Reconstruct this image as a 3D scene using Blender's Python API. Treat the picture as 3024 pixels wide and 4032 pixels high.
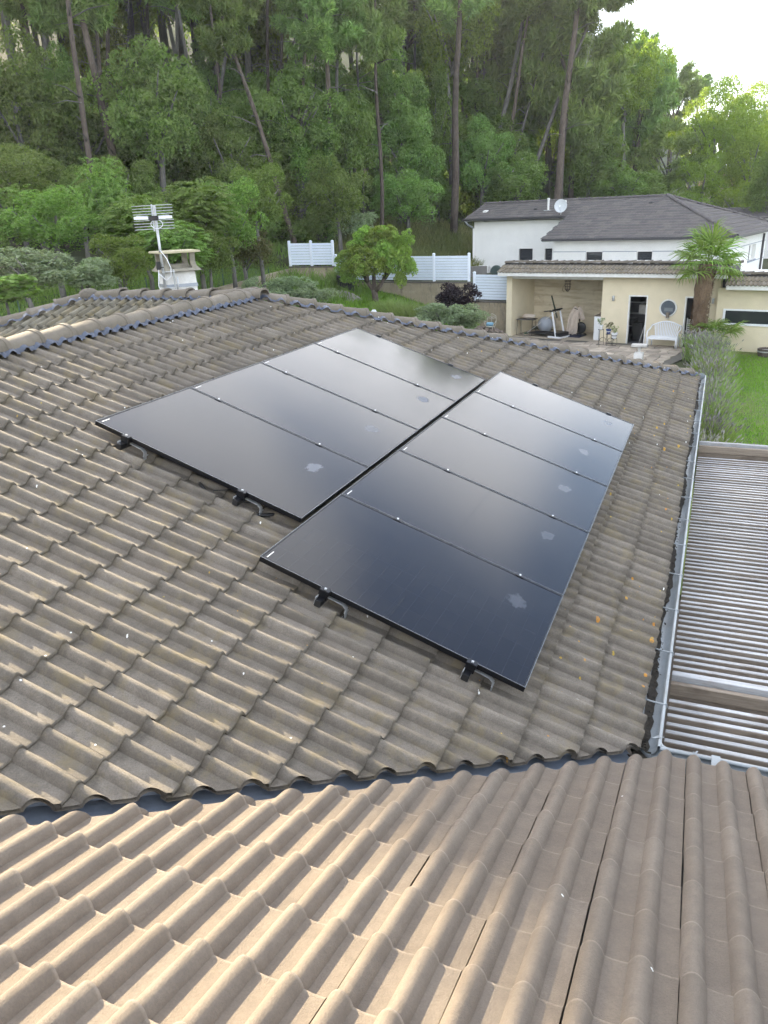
import bpy, bmesh, math, random
import numpy as np
from mathutils import Vector, Matrix

for o in list(bpy.data.objects):
    bpy.data.objects.remove(o)
scene = bpy.context.scene
COL = scene.collection
R = math.radians
random.seed(7)
rng = np.random.default_rng(11)

# ------------------------------------------------------------------ camera
CAM = Vector((0.1605, -3.6724, 2.8044))
cd = bpy.data.cameras.new('camera')
cam = bpy.data.objects.new('camera', cd)
COL.objects.link(cam)
rt, dn, fw = Vector((.9233, .3820, -.0398)), Vector((.1051, -.3509, -.9305)), Vector((-.3694, .8550, -.3641))
cam.matrix_world = Matrix(((rt.x, -dn.x, -fw.x, CAM.x), (rt.y, -dn.y, -fw.y, CAM.y), (rt.z, -dn.z, -fw.z, CAM.z), (0, 0, 0, 1)))
cd.sensor_fit = 'HORIZONTAL'
cd.sensor_width = 36
cd.lens = 36 * 3033.0 / 3024.0
cd.clip_start = .05
cd.clip_end = 3000
scene.camera = cam

# ------------------------------------------------------------------ sky, sun, exposure
SUN_AZ, SUN_EL = R(-62), R(27.5)          # azimuth measured from +y towards +x
SUN = Vector((math.sin(SUN_AZ) * math.cos(SUN_EL), math.cos(SUN_AZ) * math.cos(SUN_EL), math.sin(SUN_EL)))
w = bpy.data.worlds.new('World')
scene.world = w
w.use_nodes = True
nt = w.node_tree
nt.nodes.clear()
N = nt.nodes.new
out = N('ShaderNodeOutputWorld')
bg = N('ShaderNodeBackground')
sky = N('ShaderNodeTexSky')
sky.sky_type = 'NISHITA'
sky.sun_disc = False
sky.sun_elevation = SUN_EL
sky.sun_rotation = SUN_AZ
sky.altitude = 200
sky.air_density = 1.0
sky.dust_density = 1.6
tc = N('ShaderNodeTexCoord')
mp = N('ShaderNodeMapping')
mp.inputs['Scale'].default_value = (1.0, 1.0, 2.6)
mp.inputs['Location'].default_value = (2.96, 7.28, 4.24)
n1 = N('ShaderNodeTexNoise')
n1.inputs['Scale'].default_value = 2.1
n1.inputs['Detail'].default_value = 7
n1.inputs['Roughness'].default_value = .55
n1.inputs['Distortion'].default_value = .4
cr = N('ShaderNodeValToRGB')
cr.color_ramp.elements[0].position = .40
cr.color_ramp.elements[0].color = (.04, .04, .04, 1)
cr.color_ramp.elements[1].position = .60
cr.color_ramp.elements[1].color = (1, 1, 1, 1)
mx = N('ShaderNodeMix')
mx.data_type = 'RGBA'
# thin bright cloud: the same sky light, scattered to near white
hs = N('ShaderNodeHueSaturation')
hs.inputs['Saturation'].default_value = .16
hs.inputs['Value'].default_value = .8
ad = N('ShaderNodeMix')
ad.data_type = 'RGBA'
ad.blend_type = 'ADD'
ad.inputs['Factor'].default_value = 1
ad.inputs['B'].default_value = (4.2, 4.25, 4.4, 1)
L = nt.links.new
L(sky.outputs['Color'], hs.inputs['Color'])
L(hs.outputs['Color'], ad.inputs['A'])
L(ad.outputs['Result'], mx.inputs['B'])
L(tc.outputs['Generated'], mp.inputs['Vector'])
L(mp.outputs['Vector'], n1.inputs['Vector'])
L(n1.outputs['Fac'], cr.inputs['Fac'])
L(cr.outputs['Color'], mx.inputs['Factor'])
L(sky.outputs['Color'], mx.inputs['A'])
L(mx.outputs['Result'], bg.inputs['Color'])
L(bg.outputs['Background'], out.inputs['Surface'])
bg.inputs['Strength'].default_value = .115

sd = bpy.data.lights.new('sun', 'SUN')
sd.energy = 5.0
sd.angle = R(.6)
sd.color = (1.0, .85, .60)
so = bpy.data.objects.new('sun', sd)
COL.objects.link(so)
so.rotation_euler = SUN.to_track_quat('Z', 'Y').to_euler()
so.location = (-30, 20, 40)

scene.view_settings.view_transform = 'Standard'
scene.view_settings.look = 'None'
scene.view_settings.gamma = 1
scene.view_settings.exposure = 2.25
scene.view_settings.use_curve_mapping = False

# ------------------------------------------------------------------ helpers
WM = {}                                   # world matrix of every parent, for parenting in world coordinates


def tag(o, label=None, cat=None, group=None, kind=None):
    if label: o['label'] = label
    if cat: o['category'] = cat
    if group: o['group'] = group
    if kind: o['kind'] = kind
    return o


def thing(name, label, cat, loc=(0, 0, 0), rz=0, group=None):
    o = bpy.data.objects.new(name, None)
    o.empty_display_size = .2
    COL.objects.link(o)
    o.location = loc
    o.rotation_euler = (0, 0, rz)
    WM[o.name] = Matrix.Translation(Vector(loc)) @ Matrix.Rotation(rz, 4, 'Z')
    return tag(o, label, cat, group)


def link(name, mesh, parent=None, mw=None, local=False):
    """local=True: mesh coordinates are those of the parent thing; else world coordinates / matrix."""
    o = bpy.data.objects.new(name, mesh)
    COL.objects.link(o)
    m = mw.copy() if mw is not None else Matrix.Identity(4)
    if parent is not None:
        o.parent = parent
        if not local and parent.name in WM:
            o.matrix_parent_inverse = WM[parent.name].inverted()
    o.matrix_basis = m
    if not local:
        WM[o.name] = m
    elif parent is not None:
        WM[o.name] = WM.get(parent.name, Matrix.Identity(4)) @ m
    return o


def copy_tree(root, loc, rz=None, label=None, group=None, scale=None):
    c = root.copy()
    COL.objects.link(c)
    c.location = loc
    if rz is not None: c.rotation_euler = (0, 0, rz)
    if scale is not None: c.scale = scale
    if label: c['label'] = label
    if group: c['group'] = group
    for ch in list(root.children):
        d = ch.copy()
        COL.objects.link(d)
        d.parent = c
        for gch in list(ch.children):
            g2 = gch.copy()
            COL.objects.link(g2)
            g2.parent = d
    return c


class MB:
    def __init__(s):
        s.v, s.f, s.uv, s.mi = [], [], None, None

    def poly(s, pts):
        b = len(s.v)
        s.v += [tuple(p) for p in pts]
        s.f.append(tuple(range(b, b + len(pts))))
        return s

    def hexa(s, p):                        # 8 points: bottom 0-3 (ccw from above), top 4-7
        b = len(s.v)
        s.v += [tuple(q) for q in p]
        for f in ((0, 3, 2, 1), (4, 5, 6, 7), (0, 1, 5, 4), (1, 2, 6, 5), (2, 3, 7, 6), (3, 0, 4, 7)):
            s.f.append(tuple(b + i for i in f))
        return s

    def box(s, c, d, mat=None):
        x, y, z = c
        a, b, e = d[0] / 2, d[1] / 2, d[2] / 2
        p = [Vector(q) for q in ((-a, -b, -e), (a, -b, -e), (a, b, -e), (-a, b, -e), (-a, -b, e), (a, -b, e), (a, b, e), (-a, b, e))]
        if mat is not None: p = [mat @ q for q in p]
        return s.hexa([(q[0] + x, q[1] + y, q[2] + z) for q in p])

    def bb(s, x0, x1, y0, y1, z0, z1):
        return s.box(((x0 + x1) / 2, (y0 + y1) / 2, (z0 + z1) / 2), (x1 - x0, y1 - y0, z1 - z0))

    def bar(s, a, b, wd, ht, upv=(0, 0, 1)):
        a, b = Vector(a), Vector(b)
        d = (b - a).normalized()
        u = Vector(upv)
        sd_ = d.cross(u)
        if sd_.length < 1e-4: sd_ = d.cross(Vector((1, 0, 0)))
        sd_.normalize()
        u = sd_.cross(d)
        x, y = sd_ * wd / 2, u * ht / 2
        return s.hexa([a - x - y, a + x - y, b + x - y, b - x - y, a - x + y, a + x + y, b + x + y, b - x + y])

    def tube(s, pts, rad, n=8, cap=True):
        pts = [Vector(p) for p in pts]
        m = len(pts)
        rr = rad if isinstance(rad, (list, tuple)) else [rad] * m
        base = len(s.v)
        ref = None
        for i, p in enumerate(pts):
            d = (pts[min(i + 1, m - 1)] - pts[max(i - 1, 0)]).normalized()
            if ref is None:
                ref = d.orthogonal().normalized()
            else:
                ref = (ref - d * ref.dot(d))
                ref = ref.normalized() if ref.length > 1e-6 else d.orthogonal().normalized()
            q = d.cross(ref)
            for k in range(n):
                t = 2 * math.pi * k / n
                s.v.append(tuple(p + (ref * math.cos(t) + q * math.sin(t)) * rr[i]))
        for i in range(m - 1):
            for k in range(n):
                a0, a1 = base + i * n + k, base + i * n + (k + 1) % n
                s.f.append((a0, a1, a1 + n, a0 + n))
        if cap:
            s.f.append(tuple(base + k for k in reversed(range(n))))
            s.f.append(tuple(base + (m - 1) * n + k for k in range(n)))
        return s

    def lathe(s, prof, c=(0, 0, 0), n=20):
        base = len(s.v)
        for r_, z in prof:
            for k in range(n):
                t = 2 * math.pi * k / n
                s.v.append((c[0] + r_ * math.cos(t), c[1] + r_ * math.sin(t), c[2] + z))
        for i in range(len(prof) - 1):
            for k in range(n):
                a0, a1 = base + i * n + k, base + i * n + (k + 1) % n
                s.f.append((a0, a1, a1 + n, a0 + n))
        s.f.append(tuple(base + k for k in reversed(range(n))))
        s.f.append(tuple(base + (len(prof) - 1) * n + k for k in range(n)))
        return s

    def sheet(s, grid):                    # rows of points
        b = len(s.v)
        m = len(grid[0])
        for r_ in grid: s.v += [tuple(p) for p in r_]
        for i in range(len(grid) - 1):
            for j in range(m - 1):
                s.f.append((b + i * m + j, b + i * m + j + 1, b + (i + 1) * m + j + 1, b + (i + 1) * m + j))
        return s

    def mesh(s, name, mat, smooth=False, bevel=0):
        me = bpy.data.meshes.new(name)
        me.from_pydata(s.v, [], s.f)
        if bevel:
            bm = bmesh.new()
            bm.from_mesh(me)
            bmesh.ops.bevel(bm, geom=list(bm.edges), offset=bevel, segments=2, affect='EDGES', clamp_overlap=True)
            bm.to_mesh(me)
            bm.free()
        if mat: me.materials.append(mat)
        if smooth is True:
            me.shade_smooth()
        elif smooth:
            me.shade_smooth()
            me.set_sharp_from_angle(angle=smooth)
        me.update()
        return me

    def build(s, name, mat, parent=None, smooth=False, local=False, bevel=0, mw=None):
        return link(name, s.mesh(name, mat, smooth, bevel), parent, mw, local)


def np_mesh(name, V, F, mat, smooth=False, UV=None):
    """V (n,3) array, F (m,k) array of equal-sided faces."""
    V, F = np.asarray(V, np.float32), np.asarray(F, np.int32)
    me = bpy.data.meshes.new(name)
    m, k = F.shape
    me.vertices.add(len(V))
    me.vertices.foreach_set('co', V.ravel())
    me.loops.add(m * k)
    me.loops.foreach_set('vertex_index', F.ravel())
    me.polygons.add(m)
    me.polygons.foreach_set('loop_start', np.arange(0, m * k, k, dtype=np.int32))
    me.polygons.foreach_set('loop_total', np.full(m, k, np.int32))
    if smooth: me.polygons.foreach_set('use_smooth', np.ones(m, bool))
    if UV is not None:
        ul = me.uv_layers.new(name='UVMap')
        ul.data.foreach_set('uv', np.asarray(UV, np.float32).ravel())
    me.update(calc_edges=True)
    me.validate()
    if mat: me.materials.append(mat)
    return me


# ------------------------------------------------------------------ materials
class NT:
    def __init__(s, name):
        s.m = bpy.data.materials.new(name)
        s.m.use_nodes = True
        s.t = s.m.node_tree
        s.t.nodes.clear()
        s.out = s.n('ShaderNodeOutputMaterial')
        s.b = s.n('ShaderNodeBsdfPrincipled')
        s.t.links.new(s.b.outputs[0], s.out.inputs['Surface'])

    def n(s, typ, **kw):
        d = s.t.nodes.new(typ)
        for k, v in kw.items():
            if hasattr(d, k): setattr(d, k, v)
            else: d.inputs[k.replace('_', ' ')].default_value = v
        return d

    def l(s, a, b): s.t.links.new(a, b)

    def pos(s, kind='Position'):
        if kind == 'Position': return s.n('ShaderNodeNewGeometry').outputs['Position']
        return s.n('ShaderNodeTexCoord').outputs[kind]

    def noise(s, vec, scale, detail=4, rough=.55, dist=0):
        d = s.n('ShaderNodeTexNoise')
        d.inputs['Scale'].default_value = scale
        d.inputs['Detail'].default_value = detail
        d.inputs['Roughness'].default_value = rough
        d.inputs['Distortion'].default_value = dist
        if vec is not None: s.l(vec, d.inputs['Vector'])
        return d.outputs['Fac']

    def ramp(s, fac, stops):
        d = s.n('ShaderNodeValToRGB')
        e = d.color_ramp.elements
        while len(e) < len(stops): e.new(.5)
        for el, (p, c) in zip(e, stops):
            el.position = p
            el.color = (c, c, c, 1) if isinstance(c, (int, float)) else (*c, 1)
        s.l(fac, d.inputs['Fac'])
        return d.outputs['Color']

    def mix(s, fac, a, b, mode='MIX'):
        d = s.n('ShaderNodeMix')
        d.data_type = 'RGBA'
        d.blend_type = mode
        for sock, v in (('Factor', fac), ('A', a), ('B', b)):
            if hasattr(v, 'default_value') or hasattr(v, 'is_linked'): s.l(v, d.inputs[sock])
            elif isinstance(v, (int, float)): d.inputs[sock].default_value = v if sock == 'Factor' else (v, v, v, 1)
            else: d.inputs[sock].default_value = (*v, 1)
        return d.outputs['Result']

    def math(s, op, a, b=None, c=None):
        d = s.n('ShaderNodeMath', operation=op)
        for i, v in enumerate((a, b, c)):
            if v is None: continue
            if isinstance(v, (int, float)): d.inputs[i].default_value = v
            else: s.l(v, d.inputs[i])
        return d.outputs[0]

    def bump(s, h, strength=.3, dist=.01):
        d = s.n('ShaderNodeBump')
        d.inputs['Strength'].default_value = strength
        d.inputs['Distance'].default_value = dist
        s.l(h, d.inputs['Height'])
        s.l(d.outputs[0], s.b.inputs['Normal'])

    def scaled(s, vec, sc):
        d = s.n('ShaderNodeMapping')
        d.inputs['Scale'].default_value = sc
        s.l(vec, d.inputs['Vector'])
        return d.outputs[0]


def simple(name, c1, c2=None, scale=6, rough=.7, metal=0, bump=0, bscale=60, spec=.4, coords='Object', stretch=None, rand=0):
    m = NT(name)
    m.b.inputs['Roughness'].default_value = rough
    m.b.inputs['Metallic'].default_value = metal
    m.b.inputs['Specular IOR Level'].default_value = spec
    v = m.pos(coords)
    if stretch: v = m.scaled(v, stretch)
    col = None
    if c2 is None: c2 = tuple(x * .8 for x in c1)
    f = m.ramp(m.noise(v, scale, 6, .6), ((.32, 0), (.7, 1)))
    col = m.mix(f, c1, c2)
    if rand:
        oi = m.n('ShaderNodeObjectInfo').outputs['Random']
        k = m.math('MULTIPLY_ADD', oi, 2 * rand, 1 - rand)
        d = m.n('ShaderNodeHueSaturation')
        m.l(k, d.inputs['Value'])
        m.l(col, d.inputs['Color'])
        col = d.outputs[0]
    m.l(col, m.b.inputs['Base Color'])
    if bump: m.bump(m.noise(v, bscale, 5, .65), bump, .01)
    return m.m


def tile_mat(name, base, alt, pale, dark, lichen=.0, white=.0, edge=.5, relief=.45):
    m = NT(name)
    m.b.inputs['Roughness'].default_value = .88
    m.b.inputs['Specular IOR Level'].default_value = .25
    p = m.pos()
    geo = m.n('ShaderNodeNewGeometry')
    oi = m.n('ShaderNodeObjectInfo')
    rnd = m.math('FRACT', m.math('ADD', m.math('MULTIPLY', oi.outputs['Random'], 7.13), geo.outputs['Random Per Island']))
    uv = m.n('ShaderNodeUVMap').outputs[0]
    sx = m.n('ShaderNodeSeparateXYZ')
    m.l(uv, sx.inputs[0])
    big = m.ramp(m.noise(p, 1.3, 3, .6), ((.35, 0), (.65, 1)))
    col = m.mix(big, base, alt)
    col = m.mix(m.math('MULTIPLY', m.ramp(rnd, ((.35, 0), (1, 1))), .8), col, pale)
    col = m.mix(m.math('MULTIPLY', m.ramp(m.math('FRACT', m.math('MULTIPLY', rnd, 5.7)), ((.6, 0), (1, 1))), .35 if edge > .3 else .12), col, dark)
    mid = m.ramp(m.noise(p, 9, 6, .7, .3), ((.42, 0), (.62, 1)))
    col = m.mix(m.math('MULTIPLY', mid, .36), col, dark)
    fine = m.ramp(m.noise(p, 130, 4, .75), ((.40, 0), (.66, 1)))
    col = m.mix(m.math('MULTIPLY', fine, .36 + .12 * (edge > .3)), col, dark)
    if edge > .3:
        moss = m.ramp(m.noise(p, 5.5, 5, .7, .4), ((.50, 0), (.66, 1)))
        col = m.mix(m.math('MULTIPLY', moss, .5), col, tuple(x * y for x, y in zip(base, (1.02, .95, .62))))
    scuff = m.ramp(m.noise(m.scaled(p, (4, 9, 6)), 3.1, 7, .7, 1.2), ((.58, 0), (.72, 1)))
    col = m.mix(m.math('MULTIPLY', scuff, .35), col, pale)
    # dirt and moss gathered at the tail edge of every tile
    ed = m.ramp(sx.outputs['Y'], ((.86, 0), (.985, 1)))
    edn = m.math('MULTIPLY', ed, m.ramp(m.noise(p, 38, 4, .7), ((.3, .15), (.6, 1))))
    if edge <= .3:
        lip = m.math('MULTIPLY', m.ramp(sx.outputs['Y'], ((.955, 0), (.975, 1))), m.ramp(m.noise(p, 25, 4, .7), ((.35, .2), (.6, 1))))
        col = m.mix(m.math('MULTIPLY', lip, .7), col, tuple(min(1, x * 1.35) for x in pale))
    else:
        col = m.mix(m.math('MULTIPLY', edn, edge), col, dark)
    # dirt and painted lap shadow just below the course above
    lap = m.math('MULTIPLY', m.ramp(sx.outputs['Y'], ((.17, 1), (.235, 0))), m.ramp(m.noise(p, 22, 4, .7), ((.4, .1), (.62, 1))))
    col = m.mix(m.math('MULTIPLY', lap, .5), col, dark)
    if lichen:
        vo = m.n('ShaderNodeTexVoronoi', voronoi_dimensions='2D')
        vo.inputs['Scale'].default_value = 14
        m.l(p, vo.inputs['Vector'])
        sc = m.n('ShaderNodeSeparateXYZ')
        m.l(vo.outputs['Color'], sc.inputs[0])
        px = m.n('ShaderNodeSeparateXYZ')
        m.l(p, px.inputs[0])
        clus = m.math('ADD', m.ramp(m.noise(p, 1.1, 3, .6), ((.46, .18), (.62, 1))), m.ramp(m.math('MULTIPLY_ADD', px.outputs['X'], .5, 1.0), ((.35, 0), (.95, .9))) if lichen > .1 else 0.0)
        lim = m.math('SUBTRACT', 1.0, m.math('MULTIPLY', clus, lichen))
        rad = m.math('MULTIPLY', m.math('SUBTRACT', sc.outputs['X'], lim), .15 / lichen)
        wob = m.math('MULTIPLY_ADD', m.noise(p, 60, 3), .16, -.08)
        spot = m.math('GREATER_THAN', m.math('ADD', rad, m.math('MULTIPLY', wob, 1.0)), m.math('ADD', vo.outputs['Distance'], .02))
        spot = m.math('MULTIPLY', spot, m.ramp(m.noise(p, 55, 3, .6), ((.3, .4), (.55, 1))))
        spot = m.math('MULTIPLY', spot, m.math('GREATER_THAN', sc.outputs['X'], lim))
        oc = m.mix(sc.outputs['Y'], (.46, .20, .035), (.40, .30, .05))
        col = m.mix(spot, col, oc)
    if white:
        vo = m.n('ShaderNodeTexVoronoi', voronoi_dimensions='2D')
        vo.inputs['Scale'].default_value = 17
        m.l(p, vo.inputs['Vector'])
        sc = m.n('ShaderNodeSeparateXYZ')
        m.l(vo.outputs['Color'], sc.inputs[0])
        ok = m.math('GREATER_THAN', sc.outputs['Z'], 1 - white)
        wob = m.math('MULTIPLY_ADD', m.noise(p, 90, 2), .14, .01)
        wsp = m.math('MULTIPLY', ok, m.math('LESS_THAN', vo.outputs['Distance'], wob))
        col = m.mix(wsp, col, (.72, .72, .69))
    m.l(col, m.b.inputs['Base Color'])
    h = m.math('ADD', m.noise(p, 190, 3, .8), m.math('MULTIPLY', m.noise(p, 28, 5, .7), 1.3))
    m.bump(h, relief, .006)
    return m.m


def leaf_mat(name, c1, c2, c3, trans=.45, rough=.55):
    m = NT(name)
    oi = m.n('ShaderNodeObjectInfo').outputs['Random']
    p = m.pos()
    geo = m.n('ShaderNodeNewGeometry')
    col = m.mix(geo.outputs['Random Per Island'], tuple(x * .75 for x in c1), tuple(min(.5, x * 1.2) for x in c2))
    col = m.mix(m.math('MULTIPLY', m.ramp(m.noise(p, .55, 3), ((.4, 0), (.62, 1))), .6), col, c3)
    hs = m.n('ShaderNodeHueSaturation')
    m.l(m.math('MULTIPLY_ADD', oi, .035, .483), hs.inputs['Hue'])
    m.l(m.math('MULTIPLY_ADD', oi, .5, .75), hs.inputs['Value'])
    m.l(col, hs.inputs['Color'])
    m.l(hs.outputs[0], m.b.inputs['Base Color'])
    m.b.inputs['Roughness'].default_value = rough
    m.b.inputs['Specular IOR Level'].default_value = .2
    tr = m.n('ShaderNodeBsdfTranslucent')
    g2 = m.mix(1.0, hs.outputs[0], (1.15, 1.25, .6), 'MULTIPLY')
    m.l(g2, tr.inputs['Color'])
    ms = m.n('ShaderNodeMixShader')
    ms.inputs[0].default_value = trans
    m.l(m.b.outputs[0], ms.inputs[1])
    m.l(tr.outputs[0], ms.inputs[2])
    m.l(ms.outputs[0], m.out.inputs['Surface'])
    return m.m


MT = {}
MT['tile_main'] = tile_mat('weathered_concrete_tile', (0.175, 0.15, 0.121), (0.151, 0.133, 0.111), (0.228, 0.2, 0.166), (0.061, 0.053, 0.041), lichen=.12, white=.014, edge=.5)
MT['tile_fg'] = tile_mat('tan_concrete_tile', (0.172, 0.139, 0.108), (0.157, 0.13, 0.104), (0.194, 0.162, 0.13), (0.1, 0.082, 0.067), lichen=.008, white=.004, edge=.3, relief=.6)
MT['tile_wing'] = tile_mat('mossy_concrete_tile', (0.2, 0.168, 0.108), (0.16, 0.144, 0.112), (0.248, 0.228, 0.176), (0.06, 0.056, 0.044), lichen=.03, white=.02, edge=.8)
MT['ridge'] = tile_mat('ridge_tile_concrete', (0.168, 0.143, 0.111), (0.143, 0.125, 0.098), (0.205, 0.18, 0.148), (0.082, 0.072, 0.057), lichen=.05, white=.01, edge=.3)
MT['tile_hut'] = tile_mat('hut_tile', (0.23, 0.191, 0.136), (0.187, 0.162, 0.128), (0.281, 0.246, 0.196), (0.076, 0.068, 0.055), lichen=.03, edge=.7)
MT['slate'] = tile_mat('dark_flat_tile', (0.129, 0.118, 0.114), (0.107, 0.1, 0.1), (0.181, 0.163, 0.147), (0.06, 0.055, 0.057), edge=.3, relief=.25)
MT['underlay'] = simple('roof_underlay', (.05, .045, .04))
MT['zinc'] = simple('valley_zinc', (.19, .225, .28), (.13, .155, .19), 7, .45, .25, .15, 40)
MT['flash'] = simple('crinkled_lead_flashing', (.095, .11, .15), (.055, .065, .09), 9, .45, .15, .5, 90)
MT['pvc'] = simple('grey_pvc_gutter', (.28, .31, .33), (.19, .20, .195), 4, .38, 0, .04, 30)
MT['debris'] = simple('gutter_debris', (.025, .022, .02), (.05, .042, .03), 30, .95, 0, .8, 70)
MT['render'] = simple('house_render', (.55, .50, .42), (.48, .43, .36), 2, .9, 0, .2, 90)
MT['frame'] = simple('black_anodised_frame', (.012, .013, .016), (.018, .019, .022), 8, .32, .6)
MT['frame_edge'] = simple('bright_frame_edge', (.32, .34, .36), None, 8, .35, .8)
MT['steel'] = simple('galvanised_steel', (.50, .51, .51), (.38, .39, .40), 14, .4, .45, .1, 60)
MT['black'] = simple('black_plastic', (.012, .012, .013), (.02, .02, .02), 12, .45)
MT['white_plastic'] = simple('white_plastic', (.78, .79, .80), (.70, .71, .73), 3, .4)
MT['white_paint'] = simple('white_paint', (.76, .75, .72), (.62, .60, .56), 5, .6, 0, .05, 40)
MT['bark'] = simple('pine_bark', (.125, .098, .080), (.055, .043, .036), 5, .95, 0, .9, 14, stretch=(3, 3, .7), rand=.25)
MT['bark_grey'] = simple('grey_bark', (.17, .16, .145), (.08, .075, .07), 5, .95, 0, .8, 18, stretch=(3, 3, .7), rand=.25)
MT['leaf_oak'] = leaf_mat('oak_leaf', (0.115, 0.188, 0.051), (0.18, 0.268, 0.079), (0.219, 0.288, 0.1), .5)
MT['leaf_light'] = leaf_mat('robinia_leaf', (0.154, 0.214, 0.035), (0.22, 0.279, 0.049), (0.184, 0.247, 0.041), .50)
MT['leaf_frond'] = leaf_mat('ailanthus_leaf', (0.125, 0.198, 0.047), (0.175, 0.264, 0.06), (0.159, 0.231, 0.064), .45)
MT['leaf_pine'] = leaf_mat('pine_needle', (0.133, 0.223, 0.049), (0.237, 0.319, 0.087), (0.178, 0.266, 0.091), .30)
MT['leaf_grey'] = leaf_mat('grey_green_leaf', (0.163, 0.211, 0.122), (0.26, 0.309, 0.188), (0.211, 0.269, 0.163), .35)
MT['leaf_olive'] = leaf_mat('olive_tree_leaf', (0.186, 0.284, 0.053), (0.305, 0.425, 0.09), (0.24, 0.338, 0.079), .45)
MT['leaf_purple'] = leaf_mat('purple_leaf', (0.018, 0.013, 0.018), (0.036, 0.022, 0.029), (0.025, 0.018, 0.022), .2)
MT['leaf_brown'] = leaf_mat('dry_leaf', (0.09, 0.112, 0.039), (0.158, 0.143, 0.057), (0.112, 0.128, 0.054), .35)
MT['leaf_ivy'] = leaf_mat('ivy_leaf', (0.068, 0.143, 0.033), (0.112, 0.203, 0.048), (0.083, 0.158, 0.045), .35)
MT['leaf_palm'] = leaf_mat('palm_leaf', (0.12, 0.209, 0.041), (0.209, 0.319, 0.073), (0.248, 0.339, 0.091), .35, .4)
MT['lavender'] = leaf_mat('lavender_stem', (.17, .235, .075), (.23, .295, .10), (.20, .25, .10), .35)
MT['lavender_flower'] = leaf_mat('lavender_flower', (.19, .16, .22), (.25, .235, .24), (.20, .20, .17), .3)
MT['grass'] = leaf_mat('grass_blade', (0.126, 0.252, 0.03), (0.202, 0.344, 0.047), (0.168, 0.294, 0.037), .4)
MT['wild_grass'] = leaf_mat('wild_grass_blade', (.14, .145, .055), (.20, .18, .085), (.10, .13, .045), .4)

# ================================================================== ground
GZ = -2.8
PITCH = R(19.3)
CP, SP, TP = math.cos(PITCH), math.sin(PITCH), math.tan(PITCH)


def lerp(x, tab):
    xs, zs = zip(*tab)
    return float(np.interp(x, xs, zs))


def H(x, y):
    gar = lerp(x, ((-400, 60), (-120, 28), (-60, 11), (-30, 1.6), (-20, -.1), (-14, -1.15), (-9.4, -2.62), (-8.2, -2.8), (400, -2.8)))
    bk = lerp(x, ((-400, 70), (-100, 27), (-60, 15), (-30, 4.0), (-20, .55), (-12, -.55), (-8, -.8), (16, -1.2), (400, -1.5)))
    wl = lerp(x, ((-24, 1), (-12, .5), (-6, .2), (6, .12), (60, .08)))
    bk += (max(0, min(y, 130) - 40) * .19 + max(0, min(y, 130) - 56) * .15) * wl
    y0 = lerp(x, ((-20, 32.4), (-8.9, 32.4), (-8.3, 34.6), (60, 32)))
    k = min(1, max(0, (y - y0) / .5))
    return gar * (1 - k) + bk * k


def ground_mat():
    m = NT('ground_earth_and_grass')
    p = m.pos()
    c = m.mix(m.ramp(m.noise(p, .35, 6, .6), ((.38, 0), (.62, 1))), (.034, .050, .014), (.055, .055, .024))
    c = m.mix(m.ramp(m.noise(p, 4, 5, .7), ((.45, 0), (.7, .7))), c, (.06, .075, .022))
    m.l(c, m.b.inputs['Base Color'])
    m.b.inputs['Roughness'].default_value = .95
    m.bump(m.noise(p, 7, 6, .7), .6, .05)
    return m.m


MT['ground'] = ground_mat()
xs = [-400, -250, -160, -110, -80, -65] + [float(v) for v in np.arange(-56, 20.1, 1.0)] + [25, 32, 45, 70, 120, 220, 400]
ys = [-400, -200, -100, -50, -25, -12] + [float(v) for v in np.arange(-6, 32, 1.0)] + [32, 32.4, 32.65, 32.9] + [float(v) for v in np.arange(33.5, 90.1, 1.25)] + [100, 120, 160, 240, 400]
g = MB().sheet([[(x, y, H(x, y) - (.03 if -8.2 < x else 0)) for x in xs] for y in ys])
tag(g.build('ground', MT['ground'], smooth=True), kind='structure')

# ================================================================== the tiled house in front
house = thing('house', 'house with weathered grey-brown tiled roofs carrying the black solar panels', 'house', (-5.3, 3, GZ))
TW, TLEN, STEP = .292, .345, .020          # cover width, length, thickness step


def tile_arrays(seg=10):
    """double-roll concrete tile: s across, t down the slope, z up; closed shell."""
    P, rw, rh, th = TW / 2, .076, .037, .018
    prof = []
    for h in range(2):
        for k in range(seg + 1):
            a = k / seg
            z = rh * math.sin(math.pi * a) ** .74
            prof.append((h * P + a * rw, z))
        for k in range(1, 3):
            a = k / 3
            prof.append((h * P + rw + a * (P - rw), -.003 * math.sin(math.pi * a)))
    prof.append((TW - .002, -.001))
    prof = [(s_ + (.002 if i == 0 else 0), z) for i, (s_, z) in enumerate(prof)]
    n = len(prof)
    ts = (0, TLEN * .5, TLEN - .006, TLEN)
    V, F, UV = [], [], []
    for i, t in enumerate(ts):
        dz = -.005 if i == 3 else 0
        for s_, z in prof: V.append((s_, t, z + dz))
    nb = len(V)
    for s_, z in prof: V.append((s_, 0, z - th))
    for s_, z in prof: V.append((s_, TLEN, z - th - .004))

    def quad(*ix):
        F.append(ix)
        for q in ix: UV.append((V[q][0] / TW, V[q][1] / TLEN))
    for i in range(3):
        for j in range(n - 1):
            quad(i * n + j, (i + 1) * n + j, (i + 1) * n + j + 1, i * n + j + 1)
    for j in range(n - 1):
        quad(3 * n + j, nb + n + j, nb + n + j + 1, 3 * n + j + 1)       # tail face
        quad(nb + j, j, j + 1, nb + j + 1)                                # head face
        quad(nb + j, nb + j + 1, nb + n + j + 1, nb + n + j)              # underside
    quad(0, nb, nb + n, 3 * n)
    quad(n - 1, 4 * n - 1, nb + 2 * n - 1, nb + n - 1)
    return np.array(V), np.array(F), np.array(UV)


TV, TF, TUV = tile_arrays()
TV5, TF5, TUV5 = tile_arrays(7)


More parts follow.
